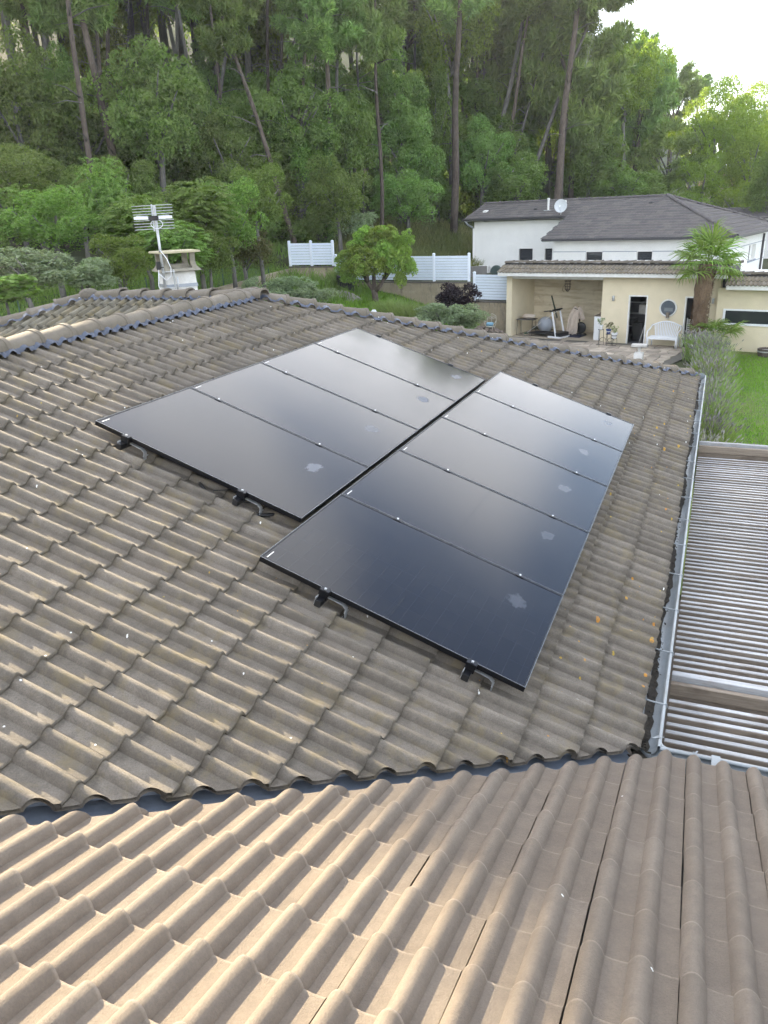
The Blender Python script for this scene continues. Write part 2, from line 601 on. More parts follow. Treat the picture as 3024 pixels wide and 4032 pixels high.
def sharp(me):
    me.shade_smooth()
    me.set_sharp_from_angle(angle=R(36))
    return me


class TileField:
    """collects tile placements of all slopes; the 300 that show largest become objects, the rest one part."""
    def __init__(s): s.items = []

    def slope(s, origin, ex, ed, nrm, rows, gauge, c0, c1, planes, mat, parent, off=0.0, jit=1.0, keep=None):
        ex, ed, nrm = Vector(ex), Vector(ed), Vector(nrm)
        tl = math.asin(STEP / gauge)
        for r_ in range(rows):
            for cidx in range(c0, c1):
                o = Vector(origin) + ex * (cidx * TW + off) - ed * (r_ * gauge)
                o = o + ex * random.gauss(0, .002) * jit + ed * random.gauss(0, .006) * jit + nrm * random.gauss(0, .0018) * jit
                m = Matrix(((ex.x, ed.x, nrm.x, 0), (ex.y, ed.y, nrm.y, 0), (ex.z, ed.z, nrm.z, 0), (0, 0, 0, 1)))
                # tail sits at t = TLEN; lift the tail on the tile below
                m = Matrix.Translation(o) @ m @ Matrix.Rotation(random.gauss(0, .006) * jit, 4, 'Z') @ Matrix.Rotation(tl + random.gauss(0, .006) * jit, 4, 'X') @ Matrix.Translation((0, -TLEN, 0))
                cen = m @ Vector((TW / 2, TLEN / 2, 0))
                if keep and not keep(cen): continue
                pts = [m @ Vector(q) for q in ((0, 0, 0), (TW, 0, 0), (0, TLEN, 0), (TW, TLEN, 0))]
                cuts, outp = [], False
                for (pc, pn) in planes:
                    d = [(q - Vector(pc)).dot(Vector(pn)) for q in pts]
                    if max(d) < .03: outp = True
                    elif min(d) < 0: cuts.append((pc, pn))
                if outp: continue
                s.items.append([m, cuts, mat, parent, cen])


def cut_arrays(m, cuts, lite=False):
    V, F, UV = (TV5, TF5, TUV5) if lite else (TV, TF, TUV)
    bm = bmesh.new()
    vs = [bm.verts.new(v) for v in V]
    ul = bm.loops.layers.uv.new('UVMap')
    for i, f in enumerate(F):
        try: fc = bm.faces.new([vs[k] for k in f])
        except ValueError: continue
        for j, lp in enumerate(fc.loops): lp[ul].uv = UV[i * 4 + j]
    mi = m.inverted()
    for pc, pn in cuts:
        c_ = mi @ Vector(pc)
        n_ = (mi.to_3x3() @ Vector(pn)).normalized()
        r_ = bmesh.ops.bisect_plane(bm, geom=list(bm.verts) + list(bm.edges) + list(bm.faces), plane_co=c_, plane_no=n_, clear_inner=True, dist=1e-5)
        ce = [e_ for e_ in r_['geom_cut'] if isinstance(e_, bmesh.types.BMEdge)]
        if ce: bmesh.ops.edgeloop_fill(bm, edges=ce)
    bm.normal_update()
    return bm


def screen_size(p):
    d = p - CAM
    z = d.dot(fw)
    if z < .1: return 0
    x, y = d.dot(rt) / z * 3033, d.dot(dn) / z * 3033
    vis = abs(x) < 1580 and abs(y) < 2090
    return (1.0 if vis else .001) / z


FIELD = TileField()
nM, dM = (SP, 0, CP), (CP, 0, -SP)
nF, dF = (0, SP, CP), (0, CP, -SP)
GAUGE_M, GAUGE_F = .2900 / CP, .2725 / CP
s2 = .70710678
roof_main = MB().poly([(0, .30, -.05), (0, 10.2, -.05), (-5.25, 4.95, 5.25 * TP - .05), (-5.25, -4.95, 5.25 * TP - .05)]).build('roof_slope', MT['underlay'], house)
roof_fg = MB().poly([(.38, 0, -.05), (-5.62, -6, 6 * TP - .05), (4, -6, 6 * TP - .05), (4, 0, -.05)]).build('roof_slope', MT['underlay'], house)
roof_wing = MB().poly([(-5.35, 4.93, 5.3 * TP - .05), (-7.85, 4.93, 5.3 * TP - .05), (-12.4, .38, .75 * TP - .05), (-9.85, .38, .75 * TP - .05)]).build('roof_slope', MT['underlay'], house)
b = MB()
b.poly([(-5.35, 5.03, 5.3 * TP - .03), (0, 10.3, -.05), (-13.2, 10.3, -.05), (-7.9, 5.03, 5.3 * TP - .03)])
b.poly([(-7.9, 5.0, 5.3 * TP - .05), (-13.2, 10.3, -.05), (-13.2, -.3, -.05)])
b.poly([(-5.35, 4.9, 5.3 * TP - .03), (-5.35, -5.35, 5.3 * TP - .03), (-10.6, -5.35, -.05), (-10.6, -.3, -.05)])
b.build('rear_roof', MT['ridge'], house)
FIELD.slope((.035, 0, -.012), (0, -1, 0), dM, nM, 18, GAUGE_M, -36, 22, [((0, .02, 0), (-s2, s2, 0)), ((0, 10.20, 0), (s2, -s2, 0))], 'tile_main', roof_main, off=-.045, keep=lambda c: c.y > -4.6)
FIELD.slope((.0, .035, -.012), (1, 0, 0), dF, nF, 17, GAUGE_F, -18, 8, [((0, -.14, 0), (s2, -s2, 0))], 'tile_fg', roof_fg, off=-.022, jit=.5, keep=lambda c: c.x > -4.5)
dW, nW = (0, -CP, -SP), (0, -SP, CP)
FIELD.slope((-5.35, 4.98 - 11 * .29, (5.32 - 11 * .29) * TP), (-1, 0, 0), dW, nW, 11, GAUGE_M, 0, 22, [((-7.85, 4.98, 0), (s2, -s2, 0)), ((-5.3, 4.98, 0), (-s2, s2, 0))], 'tile_wing', roof_wing, off=.03)

FIELD.items.sort(key=lambda it: -screen_size(it[4]))
TMESH = {}
tile_counts = [0, 0]
acc = {}
for idx, (m, cuts, mk, par_, cen) in enumerate(FIELD.items):
    if idx < 296:
        if cuts:
            bm = cut_arrays(m, cuts)
            if len(bm.verts) < 8:
                bm.free(); continue
            me = bpy.data.meshes.new('cut_tile')
            bm.to_mesh(me); bm.free()
            me.materials.append(MT[mk])
            sharp(me)
        else:
            if mk not in TMESH: TMESH[mk] = sharp(np_mesh('roof_tile', TV, TF, MT[mk], True, TUV))
            me = TMESH[mk]
        link('roof_tile', me, par_, m)
        tile_counts[0] += 1
    else:
        acc.setdefault(mk, []).append((m, cuts))
        tile_counts[1] += 1
# the remaining tiles: one part of the house
bmj = bmesh.new()
mats_j = []
for mk, lst in acc.items():
    mi = len(mats_j)
    mats_j.append(MT[mk])
    tmp = bpy.data.meshes.new('tmp')
    plainV = []
    for m, cuts in lst:
        if cuts:
            bm = cut_arrays(m, cuts, True)
            bm.transform(m)
            bm.to_mesh(tmp)
            bm.free()
            n0 = len(bmj.faces)
            bmj.from_mesh(tmp)
            bmj.faces.ensure_lookup_table()
            for i in range(n0, len(bmj.faces)): bmj.faces[i].material_index = mi
        else: plainV.append(m)
    if plainV:
        M4 = np.array([np.array(m) for m in plainV])
        Vh = np.c_[TV5, np.ones(len(TV5))]
        AV = np.einsum('nij,kj->nki', M4, Vh)[:, :, :3].reshape(-1, 3)
        AF = (TF5[None] + (np.arange(len(plainV)) * len(TV5))[:, None, None]).reshape(-1, 4)
        tmp2 = np_mesh('tmp2', AV, AF, None, True, np.tile(TUV5, (len(plainV), 1)))
        n0 = len(bmj.faces)
        bmj.from_mesh(tmp2)
        bmj.faces.ensure_lookup_table()
        for i in range(n0, len(bmj.faces)): bmj.faces[i].material_index = mi
rest = bpy.data.meshes.new('roof_tiles')
bmj.to_mesh(rest)
bmj.free()
for m_ in mats_j: rest.materials.append(m_)
sharp(rest)
tag(link('roof_tiles', rest, house), kind='stuff')
print('tiles', tile_counts)


# a few bits of bark, husks and pale flakes lying in the pans
bits = {'debris': MB(), 'white_paint': MB()}
for i in range(120):
    x = -random.uniform(.2, 4.8)
    y = x + random.uniform(.4, 9.5)
    k = round((y + .045) / (TW / 2))
    y = k * TW / 2 + random.uniform(.0, .04)
    r_ = random.uniform(.004, .011)
    m = Matrix.Rotation(random.uniform(0, 6), 3, 'Z') @ Matrix.Rotation(random.uniform(-.4, .4), 3, 'X')
    bits['white_paint' if i % 6 < 1 else 'debris'].box((x, y, -x * TP + .004), (r_ * 2, r_, r_ * .5), m)
for k_, b_ in bits.items(): tag(b_.build('roof_litter', MT[k_], house), kind='stuff')


# ---- ridge and hip tiles
def ridge_mesh(name):
    """tapered half-round ridge tile 0.42 long with a raised lip at its wide end; axis +y, crest up."""
    V, F, UV = [], [], []
    st = ((0, .108, .086, 0), (.385, .122, .100, .002), (.387, .128, .108, .002), (.425, .130, .110, .003), (.425, .116, .094, -.004))
    n = 13
    for y, hw, ht, dz in st:
        for k in range(n):
            a = math.pi * (k / (n - 1))
            x, z = -hw * math.cos(a), ht * math.sin(a) ** .8 - .028
            V.append((x, y, z + dz))
    for i in range(len(st) - 1):
        for j in range(n - 1):
            F.append((i * n + j, (i + 1) * n + j, (i + 1) * n + j + 1, i * n + j + 1))
            UV += [(.5, .4)] * 4
    return sharp(np_mesh(name, V, F, MT['ridge'], True, UV))


RM = ridge_mesh('ridge_tile')


def ridge_run(a, b_, parent, step=.368):
    a, b_ = Vector(a), Vector(b_)
    d = (b_ - a)
    n = int(d.length / step)
    d.normalize()
    sd_ = d.cross(Vector((0, 0, 1))).normalized()
    u = sd_.cross(d)
    base = Matrix(((sd_.x, d.x, u.x, 0), (sd_.y, d.y, u.y, 0), (sd_.z, d.z, u.z, 0), (0, 0, 0, 1)))
    for i in range(n + 1):
        m = Matrix.Translation(a + d * step * i + u * random.gauss(0, .003)) @ base @ Matrix.Rotation(R(2.2) + random.gauss(0, .006), 4, 'X') @ Matrix.Rotation(random.gauss(0, .012), 4, 'Z')
        link('ridge_tile', RM, parent, m)


ZR = 5.3 * TP + .012
ridge = MB().bar((-5.3, -5.3, ZR - .06), (-5.3, 4.9, ZR - .06), .1, .05).build('ridge', MT['underlay'], house)
ridge_run((-5.3, -3.4, ZR), (-5.3, 4.72, ZR), ridge)
ridge_run((-5.26, 5.04, ZR - .005), (-.22, 10.08, .08), ridge, .372)
ridge_run((-7.72, 4.98, ZR), (-5.5, 4.98, ZR), ridge)
ridge_run((-7.93, 4.95, ZR - .01), (-10.4, 2.48, ZR - 2.5 * TP), ridge, .372)
# mortar-bedded knots where the ridges meet
for px_, py_, pz_ in ((-5.31, 4.98, ZR), (-7.9, 4.98, ZR)):
    kb = MB()
    prof = [(.150, -.045), (.148, .01), (.125, .055), (.08, .085), (.0301, .096)]
    kb.lathe(prof, (px_, py_, pz_), 18)
    kb.build('ridge_knot', MT['ridge'], ridge, True)


# ---- crinkled flashing between ridge tiles and field tiles, following the rolls
def flashing(a, b_, downv, nrm, width, per=TW / 2, amp=.036, parent=None, offs=.0):
    a, b_ = Vector(a), Vector(b_)
    L_ = (b_ - a).length
    d = (b_ - a).normalized()
    downv, nrm = Vector(downv), Vector(nrm)
    n = int(L_ / .0125)
    rows_ = []
    for j in range(5):
        t = j / 4
        row = []
        for i in range(n + 1):
            s_ = i * L_ / n
            ph = ((s_ + offs) % per) / per
            z = amp * max(0, math.sin(math.pi * min(1, ph / .58))) ** .9 if ph < .58 else 0
            z = z * (t ** .8) + .010 + .045 * (1 - t) + random.gauss(0, .0035)
            wv = width * t + (random.gauss(0, .008) if j == 4 else 0)
            row.append(a + d * s_ + downv * wv + nrm * z)
        rows_.append(row)
    MB().sheet(rows_).build('flashing', MT['flash'], parent, R(38))


flashing((-5.23, -4.2, 5.23 * TP), (-5.23, 4.95, 5.23 * TP), dM, nM, .075, parent=ridge, offs=.04)
hd = Vector((-s2, -s2, s2 * TP))
perp = Vector((s2, -s2, 0))
hdown = (perp - Vector(nM) * perp.dot(Vector(nM))).normalized()
flashing((-.02, 10.20, .02), (-5.2, 5.02, 5.2 * TP + .02), hdown, nM, .085, per=.206, amp=.045, parent=ridge)
flashing((-5.5, 4.92, 5.26 * TP), (-7.95, 4.92, 5.26 * TP), dW, nW, .08, parent=ridge)
p2_ = Vector((s2, -s2, 0))
hdw = (p2_ - Vector(nW) * p2_.dot(Vector(nW))).normalized()
flashing((-10.2, 2.62, 5.3 * TP - 2.36 * TP + .02), (-7.95, 4.87, 5.25 * TP), hdw, nW, .10, per=.206, amp=.04, parent=ridge)

# ---- zinc valley between the two slopes
vz = MB()
grid = []
for t in np.linspace(-.02, 6.2, 40):
    c_ = Vector((-t, -t, t * TP - .085))
    row = []
    for q in (-.45, -.30, -.12, -.105, -.09, -.02, 0, .02, .12, .30, .45):
        x, y = c_.x + q * s2, c_.y - q * s2
        z = max(-x, -y) * TP - .085 + (.028 if abs(q + .105) < .008 else 0)
        row.append((x, y, z))
    grid.append(row)
vz.sheet(grid).build('valley_flashing', MT['zinc'], house, R(30))

# ---- gutters
def gutter(pts, name, parent, ends=True):
    """half-round pvc gutter with a rolled front lip along a polyline of (pos, outward) pairs."""
    prof = [(-.058, .012)] + [(-.058 * math.cos(a), -.062 * math.sin(a)) for a in np.linspace(0, math.pi, 11)]
    lipc = (.066, .004)
    prof += [(lipc[0] - .011 * math.cos(a), lipc[1] + .011 * math.sin(a)) for a in np.linspace(-.4, math.pi * 1.5, 9)]
    grid = []
    for p, o_ in pts:
        p, o_ = Vector(p), Vector(o_)
        grid.append([p + o_ * u_ + Vector((0, 0, z_)) for u_, z_ in prof])
    mb = MB().sheet(grid)
    return mb.build(name, MT['pvc'], parent, True)


gz = -.055
g1 = gutter([((.062, y, gz), (1, 0, 0)) for y in (.135, 3, 6, 9, 10.55)], 'gutter', house)
g2 = gutter([((x, .062, gz), (0, 1, 0)) for x in (.135, 1, 2, 4)], 'gutter', house)
# mitred inner corner
prof_c = [((.062, .137, gz), (1, 0, 0))] + [((.062 + .02 * 0, .137, gz), (1, 0, 0))]
cor = []
for k in range(7):
    a = R(90) * k / 6
    cor.append(((.200 - .140 * math.cos(a), .200 - .140 * math.sin(a), gz), (math.cos(a), math.sin(a), 0)))
gutter(cor, 'gutter_corner', house)
MB().lathe([(.001, -.001), (.058, 0), (.058, .004)], (0, 0, 0), 20).build('end_cap', MT['pvc'], g1, mw=Matrix.Translation((.062, 10.55, gz - .01)) @ Matrix.Rotation(R(90), 4, 'X'))
for y in np.arange(.55, 10.4, .62):
    MB().tube([(.0, y, gz + .03), (.045, y, gz + .02), (.118, y, gz + .012), (.140, y, gz + .018), (.142, y, gz - .004), (.126, y, gz - .030)], .0055, 6).build('gutter_bracket', MT['pvc'], g1, True)
for x in np.arange(.42, 3.6, .62):
    MB().bar((x, .0, gz + .025), (x, .145, gz + .018), .045, .006).build('gutter_bracket', MT['pvc'], g2)
sed = MB()
sed.sheet([[(.022 + random.uniform(-.004, .004), y, gz - .038), (.045, y, gz - .046), (.062 + .014 * math.sin(y * 3.1) + random.uniform(-.01, .01), y, gz - .052)] for y in np.arange(.15, 10.5, .05)])
sed.build('gutter_sediment', MT['debris'], g1)
db = MB()
for i in range(360):
    t = random.random() ** 1.6
    y = .1 + t * 9.8
    x = .062 + random.gauss(-.012, .012)
    r_ = random.uniform(.003, .007)
    m = Matrix.Rotation(random.uniform(0, 6), 3, 'Z') @ Matrix.Rotation(random.uniform(-.8, .8), 3, 'X')
    db.box((x, y, gz - .040 + .3 * abs(x - .062) + random.uniform(0, .012)), (r_ * 2.2, r_ * 1.2, r_ * .6), m)
for i in range(140):
    m = Matrix.Rotation(random.uniform(0, 6), 3, 'Z') @ Matrix.Rotation(random.uniform(-.8, .8), 3, 'X')
    db.box((random.gauss(.03, .022), random.gauss(.08, .05), gz - .035 + random.uniform(0, .02)), (.02, .012, .006), m)
tag(db.build('leaf_litter', MT['debris'], house), kind='stuff')
# frayed pale sealing tape at the corner
for (px_, py_, ang) in ((.085, .20, .5), (.30, .105, 1.9)):
    tp = MB()
    for k in range(5):
        a = ang + random.uniform(-.25, .25)
        l_ = random.uniform(.03, .06)
        tp.bar((px_, py_, gz + .004 + k * .002), (px_ + math.cos(a) * l_ * .5 + .01 * k, py_ + math.sin(a) * l_, gz + .012 + k * .003), .006, .0012)
    tp.build('sealing_tape', MT['pvc'], house)

# ---- walls
wl_ = MB()
wl_.bb(-10.3, -.35, -7, 9.9, GZ, -.12)
wl_.bb(-10.3, 3.6, -7, -.35, GZ, -.12)
wl_.build('wall', MT['render'], house)

# ================================================================== solar panels
PU, PW, PGAP, PT = 1.722, 1.134, .0105, .035
P00 = Vector((-3.87, .50, 1.4824))
U, Vv, Np = Vector(dM), Vector((0, 1, 0)), Vector(nM)


def glass_mat():
    m = NT('black_solar_glass')
    p = m.pos('Object')
    w_ = m.pos()
    m.b.inputs['Specular IOR Level'].default_value = .5
    m.b.inputs['IOR'].default_value = 1.32
    base = m.mix(m.noise(p, 2.2, 4), (.004, .005, .009), (.007, .007, .010))
    # faint cell texture
    br = m.n('ShaderNodeTexBrick')
    br.offset = 0
    br.inputs['Scale'].default_value = 1
    br.inputs['Brick Width'].default_value = .0925
    br.inputs['Row Height'].default_value = .184
    br.inputs['Mortar Size'].default_value = .0012
    m.l(p, br.inputs['Vector'])
    base = m.mix(m.math('MULTIPLY', br.outputs['Fac'], .6), base, (.024, .025, .032))
    # dried water stain near the lower end, different on every pane
    oi = m.n('ShaderNodeObjectInfo').outputs['Random']
    cx = m.n('ShaderNodeCombineXYZ')
    m.l(m.math('MULTIPLY_ADD', oi, .10, 1.37), cx.inputs[0])
    m.l(m.math('MULTIPLY_ADD', oi, .16, .66), cx.inputs[1])
    vm = m.n('ShaderNodeVectorMath', operation='SUBTRACT')
    m.l(p, vm.inputs[0])
    m.l(cx.outputs[0], vm.inputs[1])
    sc = m.scaled(vm.outputs[0], (1.0, .75, 1))
    ln = m.n('ShaderNodeVectorMath', operation='LENGTH')
    m.l(sc, ln.inputs[0])
    nz = m.math('MULTIPLY', m.noise(m.scaled(w_, (8, 5, 8)), 1.8, 4, .75), .13)
    stain = m.ramp(m.math('ADD', ln.outputs['Value'], nz), ((.108, 1), (.132, 0)))
    stain = m.math('MULTIPLY', stain, m.math('MULTIPLY_ADD', m.math('FRACT', m.math('MULTIPLY', oi, 9.7)), .85, .15))
    smear = m.ramp(m.noise(m.scaled(w_, (1.2, 7, 1)), 1.6, 6, .65, .8), ((.60, 0), (.74, 1)))
    dust = m.ramp(m.noise(w_, 2.5, 6, .7), ((.35, 0), (.8, 1)))
    col = m.mix(m.math('MULTIPLY', dust, .006), base, (.35, .34, .32))
    col = m.mix(m.math('MULTIPLY', smear, .012), col, (.5, .5, .5))
    col = m.mix(m.math('MULTIPLY', stain, .15), col, (.60, .66, .78))
    m.l(col, m.b.inputs['Base Color'])
    rg = m.math('ADD', m.math('MULTIPLY_ADD', dust, .06, .10), m.math('MULTIPLY', stain, .3))
    m.l(rg, m.b.inputs['Roughness'])
    m.bump(m.noise(w_, 160, 2), .012, .002)
    return m.m


MT['glass'] = glass_mat()
fm = MB()
fr = .011
fm.bb(0, PU, 0, fr, -PT, 0).bb(0, PU, PW - fr, PW, -PT, 0).bb(0, fr, fr + .0001, PW - fr - .0001, -PT, 0).bb(PU - fr, PU, fr + .0001, PW - fr - .0001, -PT, 0)
frame_me = fm.mesh('panel_frame', MT['frame'], bevel=.0012)
# bright edge line along the top of the frame
em = MB()
for y0_ in (.0005, PW - .0025): em.bb(0, PU, y0_, y0_ + .0018, -.001, .0008)
for x0_ in (.0005, PU - .0025): em.bb(x0_, x0_ + .0018, .003, PW - .003, -.001, .0008)
edge_me = em.mesh('frame_edge', MT['frame_edge'])
gl_me = MB().bb(fr + .0006, PU - fr - .0006, fr + .0006, PW - fr - .0006, -.008, -.0028).mesh('glass', MT['glass'])
bk_me = MB().bb(fr + .0006, PU - fr - .0006, fr + .0006, PW - fr - .0006, -.014, -.010).mesh('back_sheet', MT['black'])
ml_mat = simple('panel_mid_line', (.012, .013, .017), None, 5, .2)
ml_mat.node_tree.nodes['Principled BSDF'].inputs['IOR'].default_value = 1.3
ml_me = MB().bb(PU / 2 - .003, PU / 2 + .003, fr + .002, PW - fr - .002, -.0027, -.0025).mesh('busbar_line', ml_mat)
lb_me = MB().bb(.030, .036, .03, .11, -.0027, -.0024).mesh('serial_label', MT['white_paint'])
bm3 = Matrix(((U.x, Vv.x, Np.x, 0), (U.y, Vv.y, Np.y, 0), (U.z, Vv.z, Np.z, 0), (0, 0, 0, 1)))
UP = ['nearest the camera', 'second from the camera', 'third from the camera', 'farthest from the camera']
LO = ['nearest the camera', 'second from the camera', 'third from the camera', 'fourth from the camera', 'farthest from the camera']
GAP_U, OFF_V = .037, -.592
for row, nn in ((0, 4), (1, 5)):
    for i in range(nn):
        c_ = P00 + U * (row * (PU + GAP_U)) + Vv * (i * (PW + PGAP) + (OFF_V if row else 0))
        pn = bpy.data.objects.new('solar_panel', None)
        pn.empty_display_size = .2
        COL.objects.link(pn)
        mw = Matrix.Translation(c_) @ bm3
        pn.matrix_basis = mw
        WM[pn.name] = mw
        tag(pn, 'black solar panel in the %s row, the panel %s' % (('upper four-panel', UP[i]) if row == 0 else ('lower five-panel', LO[i])), 'solar panel', 'solar panels on the main roof slope')
        fo = link('frame', frame_me, pn, None, True)
        link('frame_edge', edge_me, fo, None, True)
        link('glass', gl_me, pn, None, True)
        link('back_sheet', bk_me, pn, None, True)
        link('serial_label', lb_me, pn, None, True)
        if row == 1 and i < 2: link('mid_line', ml_me, pn, None, True)
    # mounting rails with clamps and roof hooks
    y0 = (OFF_V if row else 0) - .085
    y1 = (OFF_V if row else 0) + nn * (PW + PGAP) + .04
    for q, uc in enumerate((.29 + row * 1.93, 1.264 + row * 1.90)):
        rl = thing('mounting_rail', 'black mounting rail under the %s half of the %s panel row' % (('upper', 'lower')[q], ('upper', 'lower')[row]), 'mounting rail', tuple(P00 + U * uc + Vv * y0 - Np * .09), 0, 'mounting rails under the solar panels')

        def W_(u_, v_, n_): return P00 + U * (uc + u_) + Vv * v_ + Np * n_
        MB().bar(W_(0, y0, -PT - .024), W_(0, y1, -PT - .024), .038, .040, Np).build('rail', MT['frame'], rl)
        # end clamp, open rail end and cap at the camera end
        ec = MB()
        ec.bar(W_(0, y0 + .050, -.006), W_(0, y0 + .088, -.006), .062, .028, Np)
        ec.bar(W_(0, y0 + .070, .0035), W_(0, y0 + .096, .0035), .060, .005, Np)
        ec.bar(W_(0, y0 + .045, -.022), W_(0, y0 + .052, -.022), .060, .060, Np)
        ec.build('end_clamp', MT['frame'], rl, bevel=.002)
        MB().tube([W_(0, y0 + .066, .006), W_(0, y0 + .066, .017)], .0085, 6).build('clamp_bolt', MT['steel'], rl)
        MB().bar(W_(0, y0 - .006, -PT - .024), W_(0, y0, -PT - .024), .041, .043, Np).build('rail_end_cap', MT['black'], rl, bevel=.002)
        MB().bar(W_(-.026, y0 + .01, -PT - .022), W_(-.026, y0 + .055, -PT - .022), .004, .052, Np).build('clamp_plate', MT['steel'], rl)
        # roof hooks: flat steel arm rising from the tile and turning over to the rail
        for hv in ([.02] + [1.15 * k + .35 for k in range(1, nn)]):
            hv = (OFF_V if row else 0) + hv
            hk = MB()
            pth = [W_(.155, hv, -.150), W_(.150, hv, -.112), W_(.145, hv, -.075), W_(.120, hv, -.058), W_(.06, hv, -.056), W_(.022, hv, -.056)]
            for a_, b_ in zip(pth[:-1], pth[1:]):
                dd = (b_ - a_).normalized() * .004
                hk.bar(a_ - dd, b_ + dd, .030, .006, Vv.cross(b_ - a_))
            hk.bar(W_(.135, hv, -.146), W_(.175, hv, -.150), .05, .005, Np)
            hk.build('roof_hook', MT['steel'], rl)
            MB().tube([W_(.150, hv - .022, -.10), W_(.150, hv + .03, -.10)], .005, 6).build('hook_bolt', MT['steel'], rl)
        for k in range(1, nn):
            v_ = (OFF_V if row else 0) + k * (PW + PGAP) - PGAP / 2
            MB().bar(W_(-.030, v_, .0015), W_(.030, v_, .0015), .034, .004, Np).build('mid_clamp', MT['frame'], rl, bevel=.001)
            MB().tube([W_(0, v_, .004), W_(0, v_, .011)], .0075, 6).build('clamp_bolt', MT['white_plastic'], rl)
        v_ = y1 - .045
        MB().bar(W_(-.030, v_ + .012, -.006), W_(.030, v_ + .012, -.006), .025, .03, Np).build('end_clamp', MT['frame'], rl)
# corrugated cable conduit sagging out under the near edge of the upper row
cp = [Vector((-3.18, .66, 1.03)), Vector((-3.04, .53, 1.06)), Vector((-2.93, .47, .985)), Vector((-2.80, .44, .94)), Vector((-2.66, .47, .905)), Vector((-2.52, .56, .885)), Vector((-2.40, .72, .87))]
cpts = []
for i in range(len(cp) - 1):
    p0, p1, p2, p3 = cp[max(i - 1, 0)], cp[i], cp[i + 1], cp[min(i + 2, len(cp) - 1)]
    for k in range(14):
        t = k / 14
        cpts.append(.5 * ((2 * p1) + (p2 - p0) * t + (2 * p0 - 5 * p1 + 4 * p2 - p3) * t * t + (3 * p1 - p0 - 3 * p2 + p3) * t ** 3))
cond = thing('cable_conduit', 'black corrugated cable conduit drooping below the nearest upper panel', 'cable', tuple(cp[3]))
MB().tube(cpts, [.0135 if i % 2 else .0115 for i in range(len(cpts))], 8).build('conduit', MT['black'], cond, True)
MB().tube([cpts[30], cpts[30] + Vector((-.02, .05, .06)), Vector((-2.75, .62, 1.03))], .004, 6).build('wire', MT['black'], cond)
MB().tube([cpts[44], cpts[44] + Vector((.06, .10, .03)), Vector((-2.45, .62, .93)), Vector((-2.25, .66, .86))], .004, 6).build('wire', MT['black'], cond)

# ================================================================== pergola beyond the gutter
def wood_mat(name, c1, c2, c3):
    m = NT(name)
    p = m.pos('Object')
    oi = m.n('ShaderNodeObjectInfo').outputs['Random']
    cx = m.n('ShaderNodeCombineXYZ')
    m.l(m.math('MULTIPLY', oi, 40), cx.inputs[0])
    m.l(m.math('MULTIPLY', oi, 17), cx.inputs[1])
    ad = m.n('ShaderNodeVectorMath', operation='ADD')
    m.l(m.scaled(p, (1.3, 26, 26)), ad.inputs[0])
    m.l(cx.outputs[0], ad.inputs[1])
    v = ad.outputs[0]
    gr = m.noise(v, 1.6, 7, .7, 1.6)
    c = m.mix(m.ramp(gr, ((.35, 0), (.62, 1))), c1, c2)
    c = m.mix(m.math('MULTIPLY', m.ramp(m.noise(m.scaled(v, (1.4, .12, .12)), 1.4, 4, .6), ((.56, 0), (.72, 1))), .8), c, c3)
    ad2 = m.n('ShaderNodeHueSaturation')
    m.l(m.math('MULTIPLY_ADD', oi, .35, .82), ad2.inputs['Value'])
    m.l(c, ad2.inputs['Color'])
    m.l(ad2.outputs[0], m.b.inputs['Base Color'])
    m.b.inputs['Roughness'].default_value = .75
    m.bump(gr, .35, .004)
    return m.m


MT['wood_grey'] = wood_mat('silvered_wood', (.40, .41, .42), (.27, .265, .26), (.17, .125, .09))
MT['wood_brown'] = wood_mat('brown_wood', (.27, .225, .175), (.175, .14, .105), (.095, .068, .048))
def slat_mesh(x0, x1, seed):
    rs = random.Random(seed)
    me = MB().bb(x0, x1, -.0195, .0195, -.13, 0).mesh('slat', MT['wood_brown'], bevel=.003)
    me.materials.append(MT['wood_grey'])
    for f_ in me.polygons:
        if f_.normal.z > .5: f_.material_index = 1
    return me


pg = thing('pergola', 'silvery wooden slatted pergola beside the gutter', 'pergola', (1.0, 3.6, GZ))
SZ = -.30
for k in range(74):
    y = .30 + k * .0868
    if 1.02 < y < 1.36 or y > 6.62: continue
    dz = random.gauss(0, .002)
    if k == 0: sl1 = slat_mesh(-.45, .47, 1)
    link('slat', sl1, pg, Matrix.Translation((.60, y + random.gauss(0, .0025), SZ + dz)) @ Matrix.Rotation(random.gauss(0, .003), 4, 'Z'))
for (y0_, z1_, nm) in ((1.09, SZ + .045, 'cross_beam'), (6.72, SZ + .10, 'cross_beam')):
    MB().bb(-.5, 2.6, -.03, .03, -.075, 0).build(nm, MT['wood_grey'], pg, mw=Matrix.Translation((.65, y0_ + .13, z1_ + .03)), bevel=.003)
    MB().bb(-.5, 2.6, -.022, .022, -.09, 0).build('fascia_board', MT['wood_brown'], pg, mw=Matrix.Translation((.65, y0_ + .06, z1_ - .005)), bevel=.003)
    MB().bb(-.5, 2.6, -.022, .022, -.10, 0).build('fascia_board', MT['wood_brown'], pg, mw=Matrix.Translation((.65, y0_ + .062, z1_ - .10)), bevel=.003)
MB().bb(-3.2, 3.2, -.035, .035, -.15, .0).build('side_beam', MT['wood_grey'], pg, mw=Matrix.Translation((1.115, 3.55, SZ + .07)) @ Matrix.Rotation(R(90), 4, 'Z'), bevel=.003)
MB().bb(-3.2, 3.2, -.03, .03, -.2, .0).build('side_beam', MT['wood_brown'], pg, mw=Matrix.Translation((.20, 3.55, SZ - .105)) @ Matrix.Rotation(R(90), 4, 'Z'))
for k in range(74):
    y = .30 + k * .0868
    if 1.02 < y < 1.36 or y > 6.62: continue
    if k == 0: sl2 = slat_mesh(-.75, .75, 2)
    link('slat', sl2, pg, Matrix.Translation((1.92, y, SZ)))
